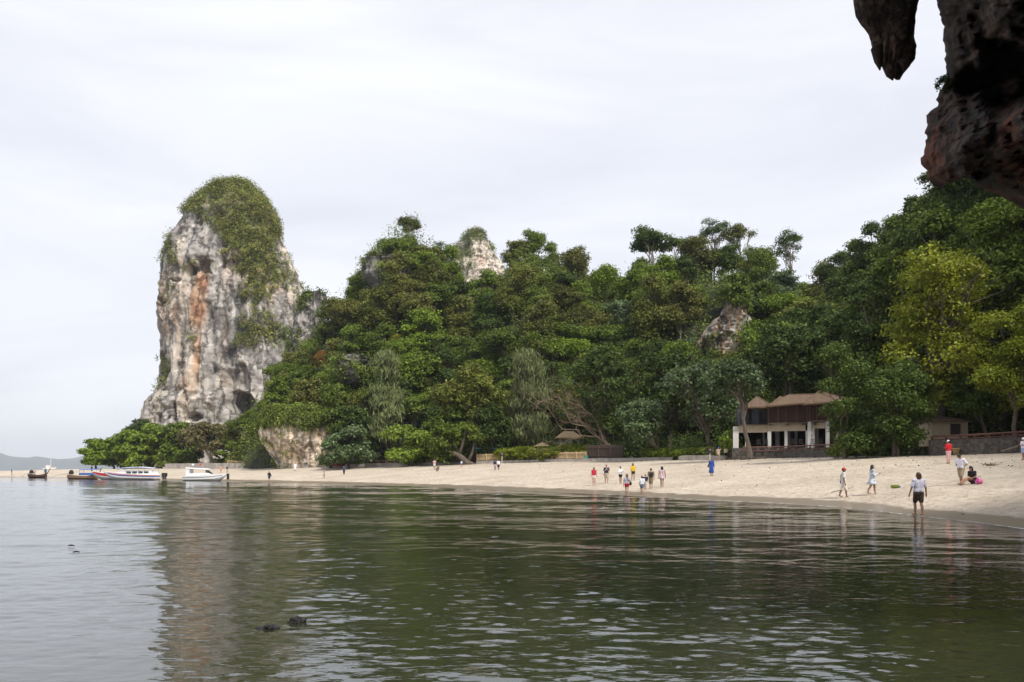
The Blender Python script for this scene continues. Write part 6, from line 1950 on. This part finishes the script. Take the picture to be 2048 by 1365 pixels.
person("woman in white shirt and black shorts looking up", 1241, 968, 34, 30, 1, "black", 0, W_, None, 0.7, BK, 0.10, arms="fold", head_pitch=-0.3)
person("long-haired woman in yellow top and black shorts", 1266, 962, 35, 20, 1, "black", 0.13, (0.62, 0.42, 0.015), None, 0.5, BK, 0.08, stride=0.05, arms="swing")
person("girl in grey top and red shorts at water's edge with black bag", 1254, 991, 43, 176, 0, "light", 0.12, GREYC, None, 0.35, (0.48, 0.02, 0.04), 0.08, stride=0.05, arms="down", bag=BK, bag_side=-1)
person("child in white T-shirt and blue shorts at the water's edge", 1284, 989, 37, 172, 0, "brown", 0.02, W_, None, 0.5, (0.14, 0.18, 0.28), 0.14, stride=0.07, child=True)
person("child in navy T-shirt and pale shorts in the group", 1291, 981, 32, 165, 0, "light", 0, NAVY, None, 0.5, (0.50, 0.52, 0.56), 0.18, stride=0.05, child=True)
person("man with black backpack and olive shorts seen from behind", 1302, 978, 41, 178, 0, "brown", 0, (0.16, 0.13, 0.085), None, 0.45, (0.24, 0.19, 0.12), 0.23, stride=0.05, backpack=BK)
person("woman in a short floral dress, rightmost of the group", 1324, 975, 42, 170, 1, "black", 0.08, (0.55, 0.45, 0.48), (0.25, 0.10, 0.18), 0.0, dress=0.10, stride=0.06, arms="swing")
person("person in a long blue robe with brown bag", 1423, 952, 36, 12, 1, "light", 0, (0.02, 0.065, 0.30), None, 0.9, dress=0.34, bag=(0.10, 0.045, 0.03), bag_side=-1)
person("man in blue cap leaning with one knee up against the wall", 1437, 921, 27, 5, 0, "brown", 0, (0.52, 0.40, 0.33), (0.35, 0.22, 0.17), 0.5, (0.36, 0.28, 0.21), 0.22, arms="up", cap=(0.06, 0.12, 0.5), knee_up=True, Y=97.0)
person("person in cream T-shirt and black shorts by the wall", 1452, 921, 25, 0, 1, "black", 0, (0.58, 0.50, 0.40), None, 0.5, BK, 0.15, Y=97.0, h=1.6)
person("dark-shirted half of the couple strolling away", 990, 941.5, 20, 175, 1, "black", 0, NAVY, None, 0.5, (0.5, 0.48, 0.5), 0.15, stride=0.06)
person("white-shirted half of the couple strolling away", 997, 941.5, 22, 178, 1, "black", 0, (0.72, 0.70, 0.72), None, 0.5, BK, 0.20, stride=0.06)
person("standing woman in pink top near the leaning trunk", 869, 940, 21, 20, 1, "black", 0.06, (0.60, 0.40, 0.42), None, 0.3, (0.6, 0.58, 0.58), 0.12, arms="chest")
person("crouching person in grey beside the standing woman", 873.5, 943.5, 16, 60, 1, "black", 0, (0.26, 0.24, 0.22), None, 0.5, (0.22, 0.21, 0.20), 0.4, crouch=True, lean=0.6, arms="lap", h=1.65)
person("child in pale blue shirt under the leaning trunk", 923, 935, 12, 30, 1, "black", 0, (0.50, 0.56, 0.76), None, 0.6, (0.2, 0.15, 0.12), 0.1, child=True)
person("woman in grey dress alone near the red dinghy", 648, 957, 20, 120, 1, "black", 0.1, (0.48, 0.46, 0.47), (0.3, 0.28, 0.3), 0.2, dress=0.13, stride=0.08)
person("person in navy wetsuit right of the red dinghy", 688, 951, 18, 20, 1, "black", 0, (0.02, 0.05, 0.14), None, 0.5, BK, 0.34, arms="chest")
person("figure dressed all in white before the beach cliff", 590.5, 942, 12, 15, 1, "light", 0, (0.78, 0.78, 0.8), None, 0.9, dress=0.36)
person("person in black wetsuit carrying a dark bag at waterline", 538.5, 962.5, 17, 200, 1, "black", 0, BK, None, 0.6, BK, 0.25, stride=0.08, arms="out", bag=BK, bag_side=-1)
person("sunbather in orange standing behind the white cruiser", 442, 946.5, 11, 0, 0, "brown", 0, (0.62, 0.30, 0.18), None, 0, (0.55, 0.28, 0.18), 0.08)
person("person in black top behind the white cruiser's bow", 454.5, 947, 10, 0, 1, "black", 0.05, (0.05, 0.045, 0.05), None, 0.2, (0.5, 0.4, 0.38), 0.12)
person("person in blue shirt walking alone on the spit's end", 23.5, 951, 11, 90, 1, "black", 0, (0.04, 0.10, 0.42), None, 0.5, (0.55, 0.40, 0.32), 0.12, stride=0.06)
person("person in dark clothes on the sand above the blue awning", 183.5, 945, 8, 0, 1, "black", 0, BK, None, 0.5, BK, 0.3)
# boatman standing in the dark longtail
bm_root, _, _ = person("boatman in blue standing in the dark longtail boat", 91, 955, 14, 40, 2, "black", 0, (0.03, 0.13, 0.28), None, 0.5, (0.04, 0.06, 0.12), 0.4, Y=178.0, h=1.65)
bm_root.location.z = 0.5
bm2, _, _ = person("bare-armed person in the dark longtail boat's stern", 69, 955, 12, 0, 1, "black", 0, (0.62, 0.5, 0.45), None, 0, (0.35, 0.3, 0.3), 0.2, Y=178.0, h=1.6)
bm2.location.z = 0.5

# things the people left on the sand
Yg, zg = find_depth(1791, 977)
gb = empty("beach_bag", (wx(1791, Yg), Yg, zg), 0.15)
tag(gb, "green and blue rolled bag lying on the sand", "bag")
fused(MB().capsule((-.17, 0, .10), (.13, 0, .10), .10, .095).capsule((.12, 0, .16), (.14, 0, .19), .03, .02), "roll", cloth((0.13, 0.17, 0.02)), gb, .014)
fused(MB().capsule((.17, 0, .08), (.22, 0, .075), .085, .07), "blue_end", cloth((0.03, 0.10, 0.36)), gb, .014)
Yp, zp = find_depth(1951, 969)
pk = empty("pink_bag", (wx(1952, Yp), Yp - .25, zp), 0.2)
tag(pk, "pink bag beside the seated woman in black", "bag")
fused(MB().capsule((-.07, 0, .13), (.07, 0, .13), .13, .13).capsule((-.05, 0, .26), (.05, 0, .26), .06, .06), "pouch", cloth((0.45, 0.05, 0.22), (0.65, 0.50, 0.60)), pk, .016)
MB().tube([(-.09, 0, .26), (-.05, 0, .40), (.05, 0, .40), (.09, 0, .26)], .012, 6).build("handle", cloth((0.45, 0.05, 0.22)), pk)
a0, a1 = find_depth(1663, 986), find_depth(1706, 980)
q0, q1 = np.array((wx(1663, a0[0]), a0[0], a0[1] + .03)), np.array((wx(1706, a0[0] + .5), a0[0] + .5, ground(1706, a0[0] + .5) + .06))
st_ = MB().tube([(0, 0, 0), (q1 - q0) * .5 + (0, 0, .02), q1 - q0], [.022, .02, .012], 6).build("driftwood_stick", WOOD, loc=q0)
tag(st_, "thin stick lying on the sand behind the red-capped walker", "stick")
Yd, zd = find_depth(1980, 932)
dm = MB()
rng = np.random.default_rng(2)
for k in range(14): dm.tube(branch_path((rng.uniform(-.4, .4), rng.uniform(-.2, .2), .02), (rng.uniform(-.5, .5), rng.uniform(-.2, .2), rng.uniform(.05, .2)), rng, 3, .3), .02, 5)
tag(dm.build("driftwood_pile", WOOD, loc=(wx(1980, Yd), Yd, zd)), "small heap of dry driftwood twigs on the right sand", "driftwood")
